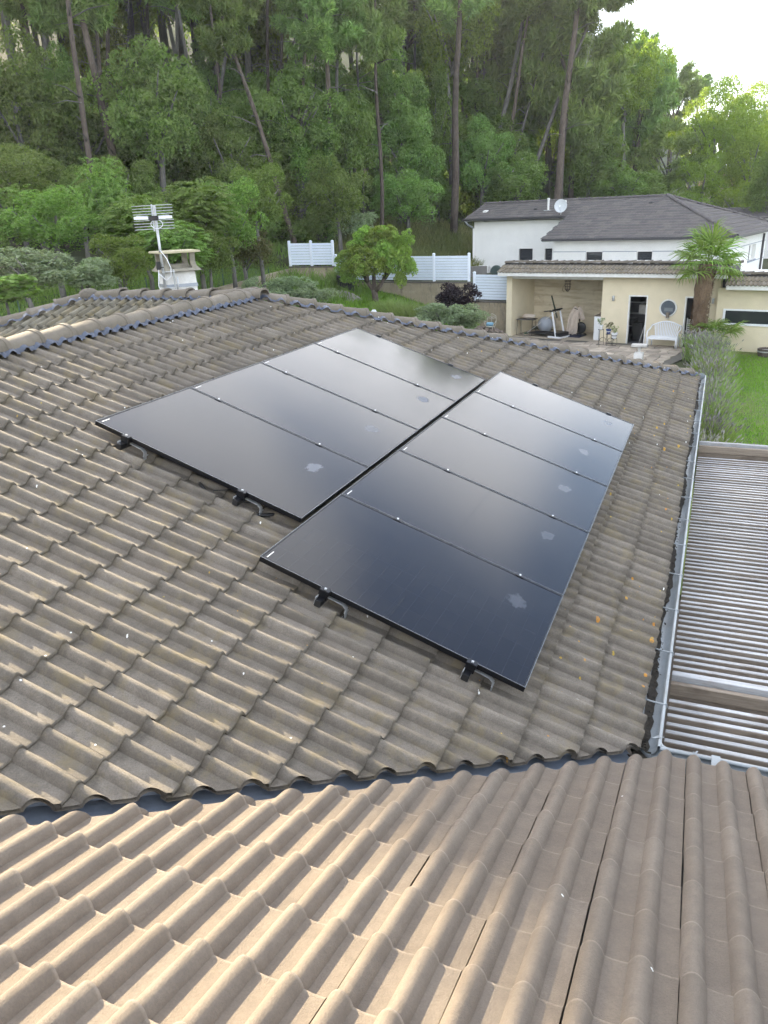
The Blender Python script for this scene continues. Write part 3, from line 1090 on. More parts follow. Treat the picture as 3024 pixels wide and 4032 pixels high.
for x, y in ((1.115, .3), (1.115, 6.7), (2.75, .3), (2.75, 6.7)):
    MB().bb(x - .06, x + .06, y - .06, y + .06, GZ, SZ - .085).build('post', MT['wood_brown'], pg)
# terrace below the pergola
def paving_dark():
    return simple('terrace_concrete', (.12, .10, .085), (.09, .075, .065), 3, .9, 0, .2, 40)
tag(MB().bb(-.3, 6, -.3, 7.4, GZ - .05, GZ + .01).build('terrace', paving_dark()), kind='structure')

# ================================================================== garden building (pool house) across the garden
HRZ = math.atan2(-.215, .976)
HB = Vector((-8.59, 31.54, 0))
hut = thing('garden_building', 'long low cream garden building with open bay and tiled eave', 'building', (HB.x, HB.y, GZ), HRZ)
MT['cream'] = simple('cream_render', (.70, .61, .44), (.63, .55, .39), 1.6, .92, 0, .25, 70)


def stained():
    m = NT('stained_cream_render')
    p = m.pos('Object')
    c = m.mix(m.noise(p, 2, 4), (.66, .58, .42), (.60, .52, .38))
    bands = m.noise(m.scaled(p, (.35, 1, 2.6)), 2.2, 5, .6, .3)
    c = m.mix(m.math('MULTIPLY', m.ramp(bands, ((.46, 0), (.66, 1))), .62), c, (.33, .25, .15))
    blot = m.noise(m.scaled(p, (1.2, 1, 1)), 1.6, 4, .65, .6)
    c = m.mix(m.math('MULTIPLY', m.ramp(blot, ((.55, 0), (.64, 1))), .5), c, (.40, .32, .21))
    m.l(c, m.b.inputs['Base Color'])
    m.b.inputs['Roughness'].default_value = .95
    m.bump(m.noise(p, 60, 4), .25, .01)
    return m.m


MT['cream_stain'] = stained()
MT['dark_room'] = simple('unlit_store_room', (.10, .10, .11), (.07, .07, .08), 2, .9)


def pane_mat(name, c, rough=.06):
    m = NT(name)
    m.b.inputs['Base Color'].default_value = (*c, 1)
    m.b.inputs['Roughness'].default_value = rough
    m.b.inputs['Specular IOR Level'].default_value = .8
    return m.m


MT['pane'] = pane_mat('dark_window_glass', (.025, .03, .033))
MT['pane_blue'] = pane_mat('blue_grey_window_glass', (.10, .115, .135), .12)
MT['shutter'] = simple('anthracite_shutter', (.022, .026, .034), (.03, .034, .042), 4, .5)


def wall_holes(name, s0, s1, z0, z1, y0, y1, holes, mat, parent):
    """a wall slab along s with rectangular openings (s0,s1,z0,z1); local building coordinates."""
    ss = sorted({s0, s1, *[h for q in holes for h in q[:2]]})
    zs = sorted({z0, z1, *[h for q in holes for h in q[2:]]})
    mb = MB()
    for a_, b_ in zip(ss[:-1], ss[1:]):
        run = None
        for c_, d_ in zip(zs[:-1], zs[1:]):
            mid = ((a_ + b_) / 2, (c_ + d_) / 2)
            solid = not any(h[0] < mid[0] < h[1] and h[2] < mid[1] < h[3] for h in holes)
            if solid: run = (run[0], d_) if run else (c_, d_)
            if (not solid or d_ == zs[-1]) and run:
                mb.bb(a_, b_, y0, y1, run[0], run[1])
                run = None
    return mb.build(name, mat, parent, local=True)


Z = lambda z: z - GZ                       # absolute height -> height above the building's base
DEP, WTOP = 2.6, Z(-.12)
D1, D2 = (5.55, 6.34), (7.80, 8.60)
wall_holes('wall', 4.42, 9.08, 0, WTOP, 0, .22, [(*D1, -.1, Z(-.82)), (*D2, -.1, Z(-.82))], MT['cream'], hut)
MB().bb(0, .26, 0, DEP, 0, WTOP).build('wall', MT['cream'], hut, local=True)
MB().bb(.26, 4.42, DEP - .2, DEP, 0, WTOP).build('wall', MT['cream_stain'], hut, local=True)
MB().bb(4.42, 4.62, .22, DEP, 0, WTOP).build('wall', MT['cream'], hut, local=True)
MB().bb(.2, 4.5, .0, DEP, WTOP - .03, WTOP + .02).build('ceiling', MT['white_paint'], hut, local=True)
MB().bb(.262, 4.418, .05, .16, WTOP - .13, WTOP - .031).build('lintel', MT['white_paint'], hut, local=True)
MB().bb(9.08, 14.5, -.35, -.12, -.3, Z(-.45)).build('wall', MT['cream'], hut, local=True)
MB().bb(9.06, 9.082, -.12, .2, -.3, Z(-.45)).build('wall_return', MT['cream'], hut, local=True)
# store room behind the doors
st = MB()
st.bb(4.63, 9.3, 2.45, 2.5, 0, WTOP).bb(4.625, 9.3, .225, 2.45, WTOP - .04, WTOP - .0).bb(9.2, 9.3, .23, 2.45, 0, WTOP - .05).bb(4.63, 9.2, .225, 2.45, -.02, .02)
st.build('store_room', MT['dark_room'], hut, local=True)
for d in (D1, D2):
    fr_ = MB()
    fr_.bb(d[0], d[0] + .055, -.015, .10, .0, Z(-.82)).bb(d[1] - .055, d[1], -.015, .10, 0, Z(-.82)).bb(d[0] + .056, d[1] - .056, -.015, .10, Z(-.875), Z(-.82))
    fr_.build('door_frame', MT['white_paint'], hut, local=True)
# round window with dark frame ring
rw = MB()
n = 36
ring = []
for rr, yy in ((.345, -.004), (.345, -.035), (.29, -.035), (.285, .03)):
    ring.append([(7.17 + rr * math.cos(2 * math.pi * k / n), yy, Z(-1.29) + rr * math.sin(2 * math.pi * k / n)) for k in range(n + 1)])
rwo = rw.sheet(ring).build('round_window', MT['white_paint'], hut, True, True)
pp = MB().poly([(7.17 + .288 * math.cos(2 * math.pi * k / n), -.012, Z(-1.29) + .288 * math.sin(2 * math.pi * k / n)) for k in range(n)])
pp.build('pane', MT['pane_blue'], rwo, local=True)
MB().bb(7.02, 7.36, -.016, -.0135, Z(-1.42), Z(-1.28)).build('painted_reflection', simple('reflection_grey', (.18, .20, .21)), rwo, local=True)  # pale reflection on the pane, painted as a thin panel
# strip window right
sw = MB()
sw.bb(9.34, 13.0, -.40, -.30, Z(-1.80), Z(-1.72)).bb(9.34, 13.0, -.385, -.30, Z(-1.26), Z(-1.20)).bb(9.34, 9.42, -.385, -.30, Z(-1.719), Z(-1.261)).bb(11.2, 11.26, -.38, -.30, Z(-1.719), Z(-1.261))
swo = sw.build('strip_window', MT['white_plastic'], hut, local=True)
MB().bb(9.421, 13, -.362, -.352, Z(-1.719), Z(-1.261)).build('pane', MT['pane'], swo, local=True)
# wall lamps
for s_ in (4.93, 8.86):
    MB().lathe([(.045, 0), (.05, .01), (.05, .19), (.045, .20)], (s_, -.06, Z(-1.06)), 14).build('wall_lamp', MT['steel'], hut, R(40), True)
# roofs: white fascia, two courses of rolled tiles and a capping course
def hut_roof(s0, s1, zf, y0, skip=None):
    MB().bb(s0, s1, y0 - .03, y0 + .03, Z(zf), Z(zf + .17)).build('fascia', MT['white_paint'], hut, local=True)
    MB().bb(s0 + .02, s1, y0 + .031, .3, Z(zf) + .02, Z(zf) + .05).build('soffit', MT['white_paint'], hut, local=True)
    rf = MB().hexa([(s0, y0, Z(zf + .16)), (s1, y0, Z(zf + .16)), (s1, y0 + .75, Z(zf + .16)), (s0, y0 + .75, Z(zf + .16)), (s0, y0, Z(zf + .165)), (s1, y0, Z(zf + .165)), (s1, y0 + .75, Z(zf + .50)), (s0, y0 + .75, Z(zf + .50))]).build('roof', MT['underlay'], hut, local=True)
    MB().bb(s0, s1, y0 + .75, DEP + .2, Z(zf + .16), Z(zf + .45)).build('flat_roof', MT['white_paint'], hut, local=True)
    slope = math.atan2(.33, .75)
    for r_ in range(2):
        k = 0
        while s0 - .04 + k * TW < s1 - .1:
            m = Matrix.Translation((s0 - .04 + k * TW, y0 - .07 + r_ * .33 * math.cos(slope), Z(zf + .165) + r_ * .33 * math.sin(slope) + random.gauss(0, .003))) @ Matrix.Rotation(math.pi, 4, 'Z') @ Matrix.Rotation(-slope + .05, 4, 'X') @ Matrix.Translation((-TW, -TLEN, 0))
            link('roof_tile', hut_tile, rf, m, True)
            k += 1
    k = 0
    while s0 + k * .34 < s1:
        m = Matrix.Translation((s0 + k * .34, y0 + .74, Z(zf + .53) + random.gauss(0, .004))) @ Matrix.Rotation(-R(90), 4, 'Z') @ Matrix.Rotation(R(2), 4, 'X')
        link('ridge_tile', RM, rf, m, True)
        k += 1


hut_tile = sharp(np_mesh('roof_tile', TV5, TF5, MT['tile_hut'], True, TUV5))
hut_roof(-.25, 9.35, -.10, -.38)
hut_roof(9.42, 14.5, -.46, -.75)
MB().bb(9.352, 9.40, -.35, 1.5, Z(-.05), Z(.32)).build('roof_end', MT['underlay'], hut, local=True)


def HW(s_, o_, z=0):                       # building coordinates -> world
    return Vector((HB.x + .976 * s_ + .215 * o_, HB.y - .215 * s_ + .976 * o_, GZ + z))


# paving in front of the building: irregular stone slabs
pv_base = MB()
pv_base.poly([tuple(HW(-3.0, -7.5, .012)), tuple(HW(8.2, -7.5, .012)), tuple(HW(9.0, DEP, .012)), tuple(HW(-3.0, DEP, .012))])
pav = tag(pv_base.build('paving', simple('paving_joint', (.13, .12, .10), (.10, .095, .08), 5, .95)), kind='structure')
WM[pav.name] = Matrix.Identity(4)
MT['slab'] = simple('stone_slab', (.42, .36, .29), (.26, .225, .185), 2.6, .85, 0, .3, 30, coords='Position', rand=.3)
cell = .46
gx, gy = 18, 9
P_ = {}
for i in range(gx + 1):
    for j in range(gy + 1):
        P_[i, j] = (1.0 + (i + random.uniform(-.3, .3)) * cell * .92, -.05 - (j + random.uniform(-.3, .3)) * cell)
for i in range(gx):
    for j in range(gy):
        q = [P_[i, j], P_[i + 1, j], P_[i + 1, j + 1], P_[i, j + 1]]
        cx_, cy_ = sum(a[0] for a in q) / 4, sum(a[1] for a in q) / 4
        q = [((a[0] - cx_) * .94 + cx_, (a[1] - cy_) * .94 + cy_) for a in q]
        if cx_ > 8.1 or any(a[1] > -.01 for a in q): continue
        hz = .030 + random.uniform(0, .006)
        lo = [tuple(HW(a[0], a[1], .013)) for a in q]
        hi = [tuple(HW(cx_ + (a[0] - cx_) * .97, cy_ + (a[1] - cy_) * .97, hz)) for a in q]
        sb = MB().hexa([lo[3], lo[2], lo[1], lo[0], hi[3], hi[2], hi[1], hi[0]])
        sb.build('paving_slab', MT['slab'], pav)
tag(MB().hexa([HW(.26, .0, .014), HW(4.42, .0, .014), HW(4.42, DEP - .2, .014), HW(.26, DEP - .2, .014), HW(.26, .0, .03), HW(4.42, .0, .03), HW(4.42, DEP - .2, .03), HW(.26, DEP - .2, .03)]).build('bay_floor', simple('beige_floor_tile', (.40, .34, .26), (.33, .28, .21), 2, .7)), kind='structure')

# ---- things in and before the open bay (all in building coordinates through HW)
def T(name, label, cat, s_, o_, rz=0, z=.03, group=None):
    p = HW(s_, o_, z)
    return thing(name, label, cat, tuple(p), HRZ + rz, group)


# treadmill
t = T('treadmill', 'white folding treadmill with black deck standing in the open bay', 'treadmill', 1.85, .55, R(-12))
MB().bb(-.85, .75, -.33, .33, .10, .16).build('deck', MT['black'], t, local=True, bevel=.01)
MB().bb(-.80, .55, -.22, .22, .161, .168).build('belt', simple('rubber_belt', (.02, .021, .024)), t, local=True)
for y in (-.32, .32):
    MB().bar((.0 + .2, y, .04), (.85, y, .04), .07, .07).build('base_foot', MT['white_plastic'], t, local=True, bevel=.008)
    MB().bar((.62, y, .05), (.36, y * .93, 1.12), .075, .05, (1, 0, 0)).build('upright', MT['white_plastic'], t, local=True, bevel=.008)
    MB().tube([(.36, y * .93, 1.12), (.30, y * .97, 1.17), (-.05, y * 1.0, 1.12)], .022, 8).build('handrail', MT['black'], t, True, True)
MB().bb(.45, .85, -.34, .34, .06, .24).build('motor_cover', MT['black'], t, local=True, bevel=.02)
MB().bar((.85, -.35, .04), (.85, .35, .04), .07, .06).build('base_bar', MT['white_plastic'], t, local=True)
MB().box((.36, 0, 1.17), (.30, .62, .05), Matrix.Rotation(R(-20), 3, 'Y')).build('console', MT['black'], t, local=True, bevel=.015)
MB().box((.36, 0, 1.205), (.16, .30, .012), Matrix.Rotation(R(-20), 3, 'Y')).build('display', MT['shutter'], t, local=True)
# ball
t = T('exercise_ball', 'large grey-blue exercise ball behind the treadmill', 'ball', 1.25, 1.55)
r_ = .36
MB().lathe([(.01, 0)] + [(r_ * math.sin(a), r_ - r_ * math.cos(a)) for a in np.linspace(.15, math.pi - .02, 16)], (0, 0, 0), 28).build('ball', simple('grey_vinyl', (.36, .39, .44), (.33, .36, .41), 2, .35), t, True, True)
# folding table with towel
MT['towel'] = simple('beige_towel', (.52, .44, .37), (.45, .38, .31), 9, .95, 0, .6, 120)
t = T('side_table', 'small dark folding table inside the bay by the pillar', 'table', .78, .55, R(4))
MB().bb(-.42, .42, -.26, .26, .70, .73).build('table_top', simple('dark_table_top', (.09, .08, .07), (.06, .055, .05), 5, .6), t, local=True, bevel=.006)
for x in (-.38, .34):
    MB().tube([(x, -.22, .70), (x - .02, -.22, .0)], .014, 6).build('leg', MT['black'], t, local=True)
    MB().tube([(x, .22, .70), (x + .02, .22, .0)], .014, 6).build('leg', MT['black'], t, local=True)
MB().tube([(-.40, -.22, .012), (.32, -.22, .012)], .012, 6).build('foot_bar', MT['black'], t, local=True)


def cloth_blob(name, size, seed, mat, parent):
    rs = np.random.default_rng(seed)
    mb = MB()
    grid = []
    for i in range(17):
        row = []
        for j in range(25):
            u_, v_ = i / 16 * math.pi, j / 24 * 2 * math.pi
            k = 1 + .16 * math.sin(3 * v_ + seed) * math.sin(u_ * 2) + .10 * math.sin(7 * v_ + 2 * u_ * 3)
            row.append((size[0] * k * math.sin(u_) * math.cos(v_), size[1] * k * math.sin(u_) * math.sin(v_), size[2] * (1 - math.cos(u_)) * (.5 + .05 * math.sin(5 * v_))))
        grid.append(row)
    return mb.sheet(grid).build(name, mat, parent, True, True)


t = T('towel', 'crumpled beige towel heaped on the small dark table', 'towel', .86, .58, 0, .762)
cloth_blob('towel_cloth', (.30, .20, .20), 3, MT['towel'], t)
# broom leaning
t = T('broom', 'long pale-handled broom leaning across behind the grey ball', 'broom', .60, .9)
MB().tube([(.02, 0, .05), (1.22, .75, 1.02)], .014, 8).build('handle', MT['white_paint'], t, local=True)
MB().box((.0, 0, .035), (.10, .30, .06)).build('head', simple('green_broom', (.10, .16, .10)), t, local=True)
t = T('exercise_bar', 'dark green bar propped upright behind the treadmill', 'bar', 1.62, 2.0)
MB().bar((0, 0, .62), (-.42, .25, 1.58), .055, .03, (0, 1, 0)).build('bar', simple('dark_green_bar', (.055, .07, .05)), t, local=True)
MB().tube([(-.18, .25, .0), (-.2, .22, 1.1)], .012, 6).build('support', MT['steel'], t, local=True)
# exercise bike draped with a towel
t = T('exercise_bike', 'dark exercise bike half hidden under a beige towel', 'exercise bike', 2.95, 1.25)
MB().tube([(-.35, 0, .06), (.4, 0, .06)], .035, 8).build('base', MT['black'], t, True, True)
MB().tube([(.25, -.25, .05), (.25, .25, .05)], .03, 8).build('foot', MT['black'], t, True, True)
MB().tube([(-.25, -.25, .05), (-.25, .25, .05)], .03, 8).build('foot', MT['black'], t, True, True)
MB().lathe([(.02, -.05), (.22, -.05), (.25, -.03), (.25, .03), (.22, .05), (.02, .05)], (0, 0, 0), 24).build('flywheel', MT['black'], t, True, True, mw=Matrix.Translation((.12, 0, .34)) @ Matrix.Rotation(R(90), 4, 'X'))
MB().tube([(.1, 0, .3), (.0, 0, 1.18)], .035, 8).build('column', MT['black'], t, True, True)
MB().tube([(-.05, 0, .3), (-.28, 0, .78)], .03, 8).build('seat_post', MT['black'], t, True, True)
MB().box((-.30, 0, .82), (.26, .2, .08)).build('seat', MT['black'], t, local=True, bevel=.03)
MB().tube([(-.12, -.25, 1.22), (.02, -.2, 1.16), (.02, .2, 1.16), (-.12, .25, 1.22)], .018, 8).build('handlebar', MT['black'], t, True, True)
t = T('draped_towel', 'long beige towel hanging over the exercise bike', 'towel', 2.95, 1.18)
grid = []
for i in range(25):
    v_ = i / 24
    row = []
    for j in range(13):
        u_ = j / 12
        z = 1.26 - 1.22 * v_ + .03 * math.sin(9 * u_)
        x = -.30 * v_ + (u_ - .5) * (.34 + .22 * v_) + .04 * math.sin(6 * v_ + 3)
        row.append((x, -.10 - .10 * math.sin(math.pi * v_) - .035 * math.cos(u_ * 15 + v_ * 2), z))
    grid.append(row)
MB().sheet(grid).build('front_fall', MT['towel'], t, True, True)
grid = [[(.0 + (u_ - .5) * .34 + .18 * v_, -.10 + .1 * v_ - .03 * math.cos(u_ * 13), 1.26 + .03 * math.sin(9 * u_) - .55 * v_ + .06 * math.sin(math.pi * v_)) for u_ in np.linspace(0, 1, 11)] for v_ in np.linspace(0, 1, 10)]
MB().sheet(grid).build('back_fall', MT['towel'], t, True, True)
t = T('floor_mat', 'dark blue exercise mat lying under the bike', 'mat', 2.75, .95)
MB().bb(-.45, .55, -.35, .45, .0, .035).build('mat', simple('navy_mat', (.015, .022, .06), (.01, .015, .04), 5, .7), t, local=True, bevel=.012)
# white cabinet
t = T('cabinet', 'white low cabinet standing at the right edge of the bay', 'cabinet', 4.22, .62)
MB().bb(-.18, .18, -.35, .35, .0, 1.0).build('body', MT['white_plastic'], t, local=True, bevel=.008)
MB().bb(-.20, .19, -.37, .37, 1.001, 1.035).build('top', MT['wood_brown'], t, local=True, bevel=.006)
MB().bb(-.184, -.178, -.33, .33, .05, .95).build('door', MT['white_paint'], t, local=True)
MB().box((0, .05, 1.09), (.16, .2, .11)).build('basket', MT['wood_brown'], t, local=True, bevel=.03)
# hanging owl lantern
t = T('hanging_lantern', 'dark wire owl-shaped lantern hanging under the bay ceiling', 'lantern', 2.66, .55, 0, Z(-.80))
fr_ = MB()
for k in range(10):
    a = 2 * math.pi * k / 10
    fr_.tube([(.03 * math.cos(a), .03 * math.sin(a), 0), (.12 * math.cos(a), .11 * math.sin(a), .12), (.13 * math.cos(a), .12 * math.sin(a), .28), (.12 * math.cos(a), .10 * math.sin(a), .42), (.15 * math.cos(a), .06 * math.sin(a), .48)], .008, 5)
fr_.build('wire_body', simple('rusty_wire', (.06, .045, .035), (.035, .028, .024), 9, .8), t, True, True)
for z_, r_ in ((.10, .11), (.20, .13), (.32, .13), (.43, .125)):
    MB().tube([(r_ * math.cos(a), r_ * .9 * math.sin(a), z_) for a in np.linspace(0, 2 * math.pi, 20)], .007, 5, False).build('wire_ring', MT['bark'], t, True, True)
MB().tube([(-.12, 0, .30), (-.20, -.02, .20), (-.23, -.02, .04), (-.16, -.02, .0)], .008, 5).build('wing_loop', MT['bark'], t, True, True)
MB().tube([(0, 0, .46), (0, 0, .68)], .005, 5).build('hanger', MT['black'], t, local=True)
# pots on a wrought iron stand
t = T('plant_stand', 'low black wrought-iron scroll stand for flower pots', 'plant stand', 4.98, -.75)
ps = []
for cx_, hh in ((-.25, .62), (.08, .45), (.33, .28)):
    pl_ = MB()
    pl_.tube([(cx_ + .11 * math.cos(a), .11 * math.sin(a), hh) for a in np.linspace(0, 2 * math.pi, 16)], .009, 5, False)
    for a in (.5, 2.6, 4.7):
        pl_.tube([(cx_ + .11 * math.cos(a), .11 * math.sin(a), hh), (cx_ + .13 * math.cos(a), .13 * math.sin(a), 0)], .009, 5)
    pl_.build('pot_ring', MT['black'], t, True, True)
for cx_ in (-.12, .22):
    sp = [(cx_ + (.16 - .02 * k / 3) * math.cos(k * .45), -.13, .20 + (.16 - .012 * k) * math.sin(k * .45)) for k in range(13)]
    MB().tube(sp, .009, 5).build('scroll', MT['black'], t, True, True)
MB().tube([(-.38, -.13, .02), (.46, -.13, .02)], .010, 5).build('foot_bar', MT['black'], t, local=True)


def pot(label, s_, o_, z, colr, band, sc, leafk):
    t = T('flower_pot', label, 'flower pot', s_, o_, 0, z, 'small flower pots')
    MB().lathe([(.065 * sc, 0), (.075 * sc, .02), (.10 * sc, .16 * sc), (.115 * sc, .165 * sc), (.115 * sc, .20 * sc), (.10 * sc, .20 * sc), (.095 * sc, .17 * sc)], (0, 0, 0), 18).build('pot', colr, t, R(40), True)
    MB().lathe([(.088 * sc, .088 * sc), (.0925 * sc, .09 * sc), (.0955 * sc, .115 * sc), (.09 * sc, .117 * sc)], (0, 0, 0), 18).build('band', band, t, R(40), True)
    st_ = MB()
    for k in range(16):
        a, l_ = random.uniform(0, 6.28), random.uniform(.12, .30)
        tip = Vector((math.cos(a) * l_ * .5, math.sin(a) * l_ * .5, .17 * sc + l_))
        st_.tube([(0, 0, .15 * sc), tip * .6 + Vector((0, 0, .05)), tip], [.006, .004, .002], 4)
        for q in range(5):
            c_ = tip + Vector([random.gauss(0, .03) for _ in range(3)])
            d_ = Vector([random.gauss(0, 1) for _ in range(3)]).normalized() * .035
            e_ = d_.orthogonal().normalized() * .014
            st_.poly([c_ - d_, c_ + e_, c_ + d_, c_ - e_])
    st_.build('plant', MT[leafk], t, local=True)


blue = simple('blue_glaze', (.045, .07, .20), (.03, .05, .15), 6, .3)
pot('white pot with purple-grey succulent at the top of the stand', 4.72, -.75, .655, MT['white_plastic'], MT['white_paint'], .9, 'leaf_grey')
pot('dark blue glazed pot in the middle of the iron stand', 5.06, -.75, .485, blue, MT['white_paint'], 1.0, 'leaf_brown')
pot('white pot with pale yellow twiggy plant, lowest on the stand', 5.31, -.75, .315, MT['white_plastic'], MT['shutter'], 1.15, 'lavender')
t = T('window_pot', 'small woven brown pot on the round window ledge', 'pot', 7.20, -.10, 0, Z(-1.66))
MB().lathe([(.055, 0), (.06, .01), (.075, .2), (.068, .205), (.06, .17)], (0, 0, 0), 14).build('pot', MT['wood_brown'], t, R(40), True)
MB().lathe([(.02, -.02), (.08, -.015), (.08, -.002), (.02, -.001)], (0, 0, 0), 14).build('ledge', MT['white_paint'], t, R(40), True)


# white plastic garden bench with slatted arched back
t = T('garden_bench', 'white plastic garden bench with arched slatted back beside the doorway', 'bench', 7.22, -.42)
MB().bb(-.56, .56, -.26, .20, .38, .42).build('seat', MT['white_plastic'], t, local=True, bevel=.012)
for k in range(14):
    x = -.47 + k * .0723
    top = .80 + .16 * math.cos(x / .56 * math.pi / 2) - .02
    MB().bar((x * .82, .19, .41), (x, .29, top), .038, .014, (0, 1, 0)).build('back_slat', MT['white_plastic'], t, local=True, bevel=.003)
MB().tube([(x, .27 + .03 * math.cos(x / .6 * math.pi / 2), .80 + .17 * math.cos(x / .58 * math.pi / 2)) for x in np.linspace(-.58, .58, 19)], .028, 8).build('top_rail', MT['white_plastic'], t, True, True)
for s_ in (-1, 1):
    MB().tube([(s_ * .57, .27, .82), (s_ * .60, .10, .69), (s_ * .60, -.20, .64), (s_ * .60, -.28, .56), (s_ * .60, -.29, .0)], [.028, .028, .026, .028, .024], 8).build('arm', MT['white_plastic'], t, True, True)
    MB().tube([(s_ * .56, -.25, .40), (s_ * .545, -.27, 0)], [.036, .024], 8).build('leg', MT['white_plastic'], t, True, True)
    MB().tube([(s_ * .54, .18, .40), (s_ * .53, .24, 0)], [.036, .024], 8).build('leg', MT['white_plastic'], t, True, True)
MB().bar((-.56, -.265, .36), (.56, -.265, .36), .02, .07).build('apron', MT['white_plastic'], t, local=True)
# wrought iron garden chair left of the pillar, with blue cushion
MT['cream_iron'] = simple('cream_painted_iron', (.58, .55, .47), (.42, .38, .30), 9, .6)
t = T('garden_chair', 'cream wrought-iron garden chair with scrolled back', 'chair', -.62, -.35, R(8))
MB().lathe([(.19, .43), (.205, .435), (.205, .455), (.19, .46)], (0, 0, 0), 20).build('seat', MT['cream_iron'], t, R(40), True)
for x, y in ((-.15, -.13), (.15, -.13), (-.15, .13), (.15, .13)):
    MB().tube([(x, y, .43), (x * 1.1, y * 1.1, .2), (x * 1.45, y * 1.45, 0)], .012, 6).build('leg', MT['cream_iron'], t, True, True)
MB().tube([(-.19, .12, .44), (-.22, .19, .68), (-.18, .22, .90), (0, .235, .99), (.18, .22, .90), (.22, .19, .68), (.19, .12, .44)], .013, 6).build('back_frame', MT['cream_iron'], t, True, True)
for s_ in (-1, 1):
    MB().tube([(s_ * (.085 + (.075 - .004 * k) * math.cos(k * .5)), .21, .80 + (.075 - .004 * k) * math.sin(k * .5)) for k in range(15)], .009, 5).build('back_scroll', MT['cream_iron'], t, True, True)
    MB().tube([(s_ * .21, .17, .66), (s_ * .25, .0, .67), (s_ * .25, -.12, .62), (s_ * .20, -.15, .55), (s_ * .17, -.12, .45)], .011, 6).build('arm', MT['cream_iron'], t, True, True)
MB().tube([(0, .15, .45), (0, .215, .95)], .010, 5).build('back_bar', MT['cream_iron'], t, local=True)
t = T('bolster_cushion', 'light blue bolster cushion lying on the iron chair', 'cushion', -.62, -.40, R(8), .03 + .462)
MB().lathe([(.03, -.16), (.07, -.155), (.085, -.12), (.085, .12), (.07, .155), (.03, .16)], (0, 0, 0), 16).build('cushion', simple('blue_fabric', (.22, .40, .52), (.17, .33, .45), 12, .9), t, True, True, mw=Matrix.Translation((0, .03, .087)) @ Matrix.Rotation(R(90), 4, 'Y'))
# white pedestal table with a bright tray in front
t = T('pedestal_stand', 'white square pedestal stand in front of the paving', 'stand', 7.25, -3.6, R(10))
MB().bb(-.16, .16, -.16, .16, 0, .30).build('base', MT['white_paint'], t, local=True, bevel=.015)
MB().lathe([(.05, .30), (.05, .52)], (0, 0, 0), 12).build('stem', MT['white_paint'], t, R(40), True)
MB().bb(-.28, .28, -.20, .20, .52, .60).build('top', simple('pale_stone_top', (.55, .53, .49), (.45, .43, .40), 6, .7), t, local=True, bevel=.012)
t = T('white_tray', 'white rectangular tray on the paving beside the pedestal stand', 'tray', 6.65, -3.9, R(8), .036)
MB().bb(-.5, .5, -.28, .28, 0, .05).build('tray', MT['white_plastic'], t, local=True, bevel=.012)
MB().bb(-.46, .46, -.24, .24, .0502, .054).build('tray_floor', MT['white_paint'], t, local=True)
# wooden barrel planter at the far right wall
t = T('barrel_planter', 'dark wooden half-barrel planter against the right wall', 'planter', 11.15, -1.0, 0, -.12)
for k in range(16):
    a = 2 * math.pi * k / 16
    MB().hexa([tuple(Vector((r0 * math.cos(a + d), r0 * math.sin(a + d), z_))) for z_, r0q in ((0, (.24, .28)), (.42, (.28, .32))) for d, r0 in ((-.19, r0q[0]), (-.19, r0q[1]), (.19, r0q[1]), (.19, r0q[0]))]).build('stave', simple('barrel_wood', (.11, .085, .07), (.07, .055, .048), 8, .8) if k == 0 else bpy.data.materials['barrel_wood'], t, local=True)
for z_ in (.09, .33): MB().lathe([(.27 + z_ * .1, z_ - .02), (.292 + z_ * .1, z_ - .02), (.294 + z_ * .1, z_ + .02), (.27 + z_ * .1, z_ + .02)], (0, 0, 0), 24).build('hoop', MT['steel'], t, R(40), True)
# clutter seen through the first doorway
t = T('storage_rack', 'dim metal rack of boxes inside the first doorway', 'rack', 5.62, 1.5)
for z_ in (.5, 1.02, 1.5): MB().bb(-.6, .6, -.2, .2, z_, z_ + .03).build('shelf', MT['steel'], t, local=True)
for x in (-.58, .58): MB().bb(x - .02, x + .02, -.2, -.16, 0, 1.8).build('upright', MT['steel'], t, local=True)
for (x, z_, a_, h_, mk) in ((.12, 1.05, .30, .36, 'white_paint'), (-.3, .53, .3, .3, 'black'), (.4, .53, .25, .34, 'shutter'), (-.2, 1.53, .5, .2, 'black'), (.36, 1.53, .26, .14, 'wood_brown')):
    MB().bb(x - a_ / 2, x + a_ / 2, -.18, .18, z_ + .001, z_ + h_).build('box', MT[mk], t, local=True, bevel=.01)
t = T('dustbin', 'black wheeled bin just inside the first doorway', 'bin', 5.80, .75)
MB().hexa([(-.16, -.18, .03), (.16, -.18, .03), (.16, .18, .03), (-.16, .18, .03), (-.20, -.22, .70), (.20, -.22, .70), (.20, .22, .70), (-.20, .22, .70)]).build('body', MT['black'], t, local=True, bevel=.02)
MB().bb(-.21, .21, -.23, .23, .702, .76).build('lid', MT['black'], t, local=True, bevel=.02)
t = T('leaning_board', 'white board leaning inside the first doorway', 'board', 6.14, .34)
MB().bar((-.10, 0, .0), (.14, .05, 1.0), .02, .26, (0, 1, 0)).build('board', MT['white_paint'], t, local=True)
t = T('folded_chair', 'white slatted plastic chair stored in the second doorway', 'chair', 8.05, .55, R(20))
for k in range(6): MB().bar((-.2, 0, .60 + k * .075), (.22, 0, .60 + k * .075), .016, .04).build('back_slat', MT['white_plastic'], t, local=True)
for x in (-.22, .24):
    MB().tube([(x, 0, 0), (x, 0, 1.06)], .018, 8).build('upright', MT['white_plastic'], t, True, True)
    MB().tube([(x, -.42, 0), (x, -.35, .44), (x, 0, .46)], .018, 8).build('leg', MT['white_plastic'], t, True, True)
MB().bb(-.22, .24, -.38, .0, .445, .475).build('seat', MT['white_plastic'], t, local=True, bevel=.01)

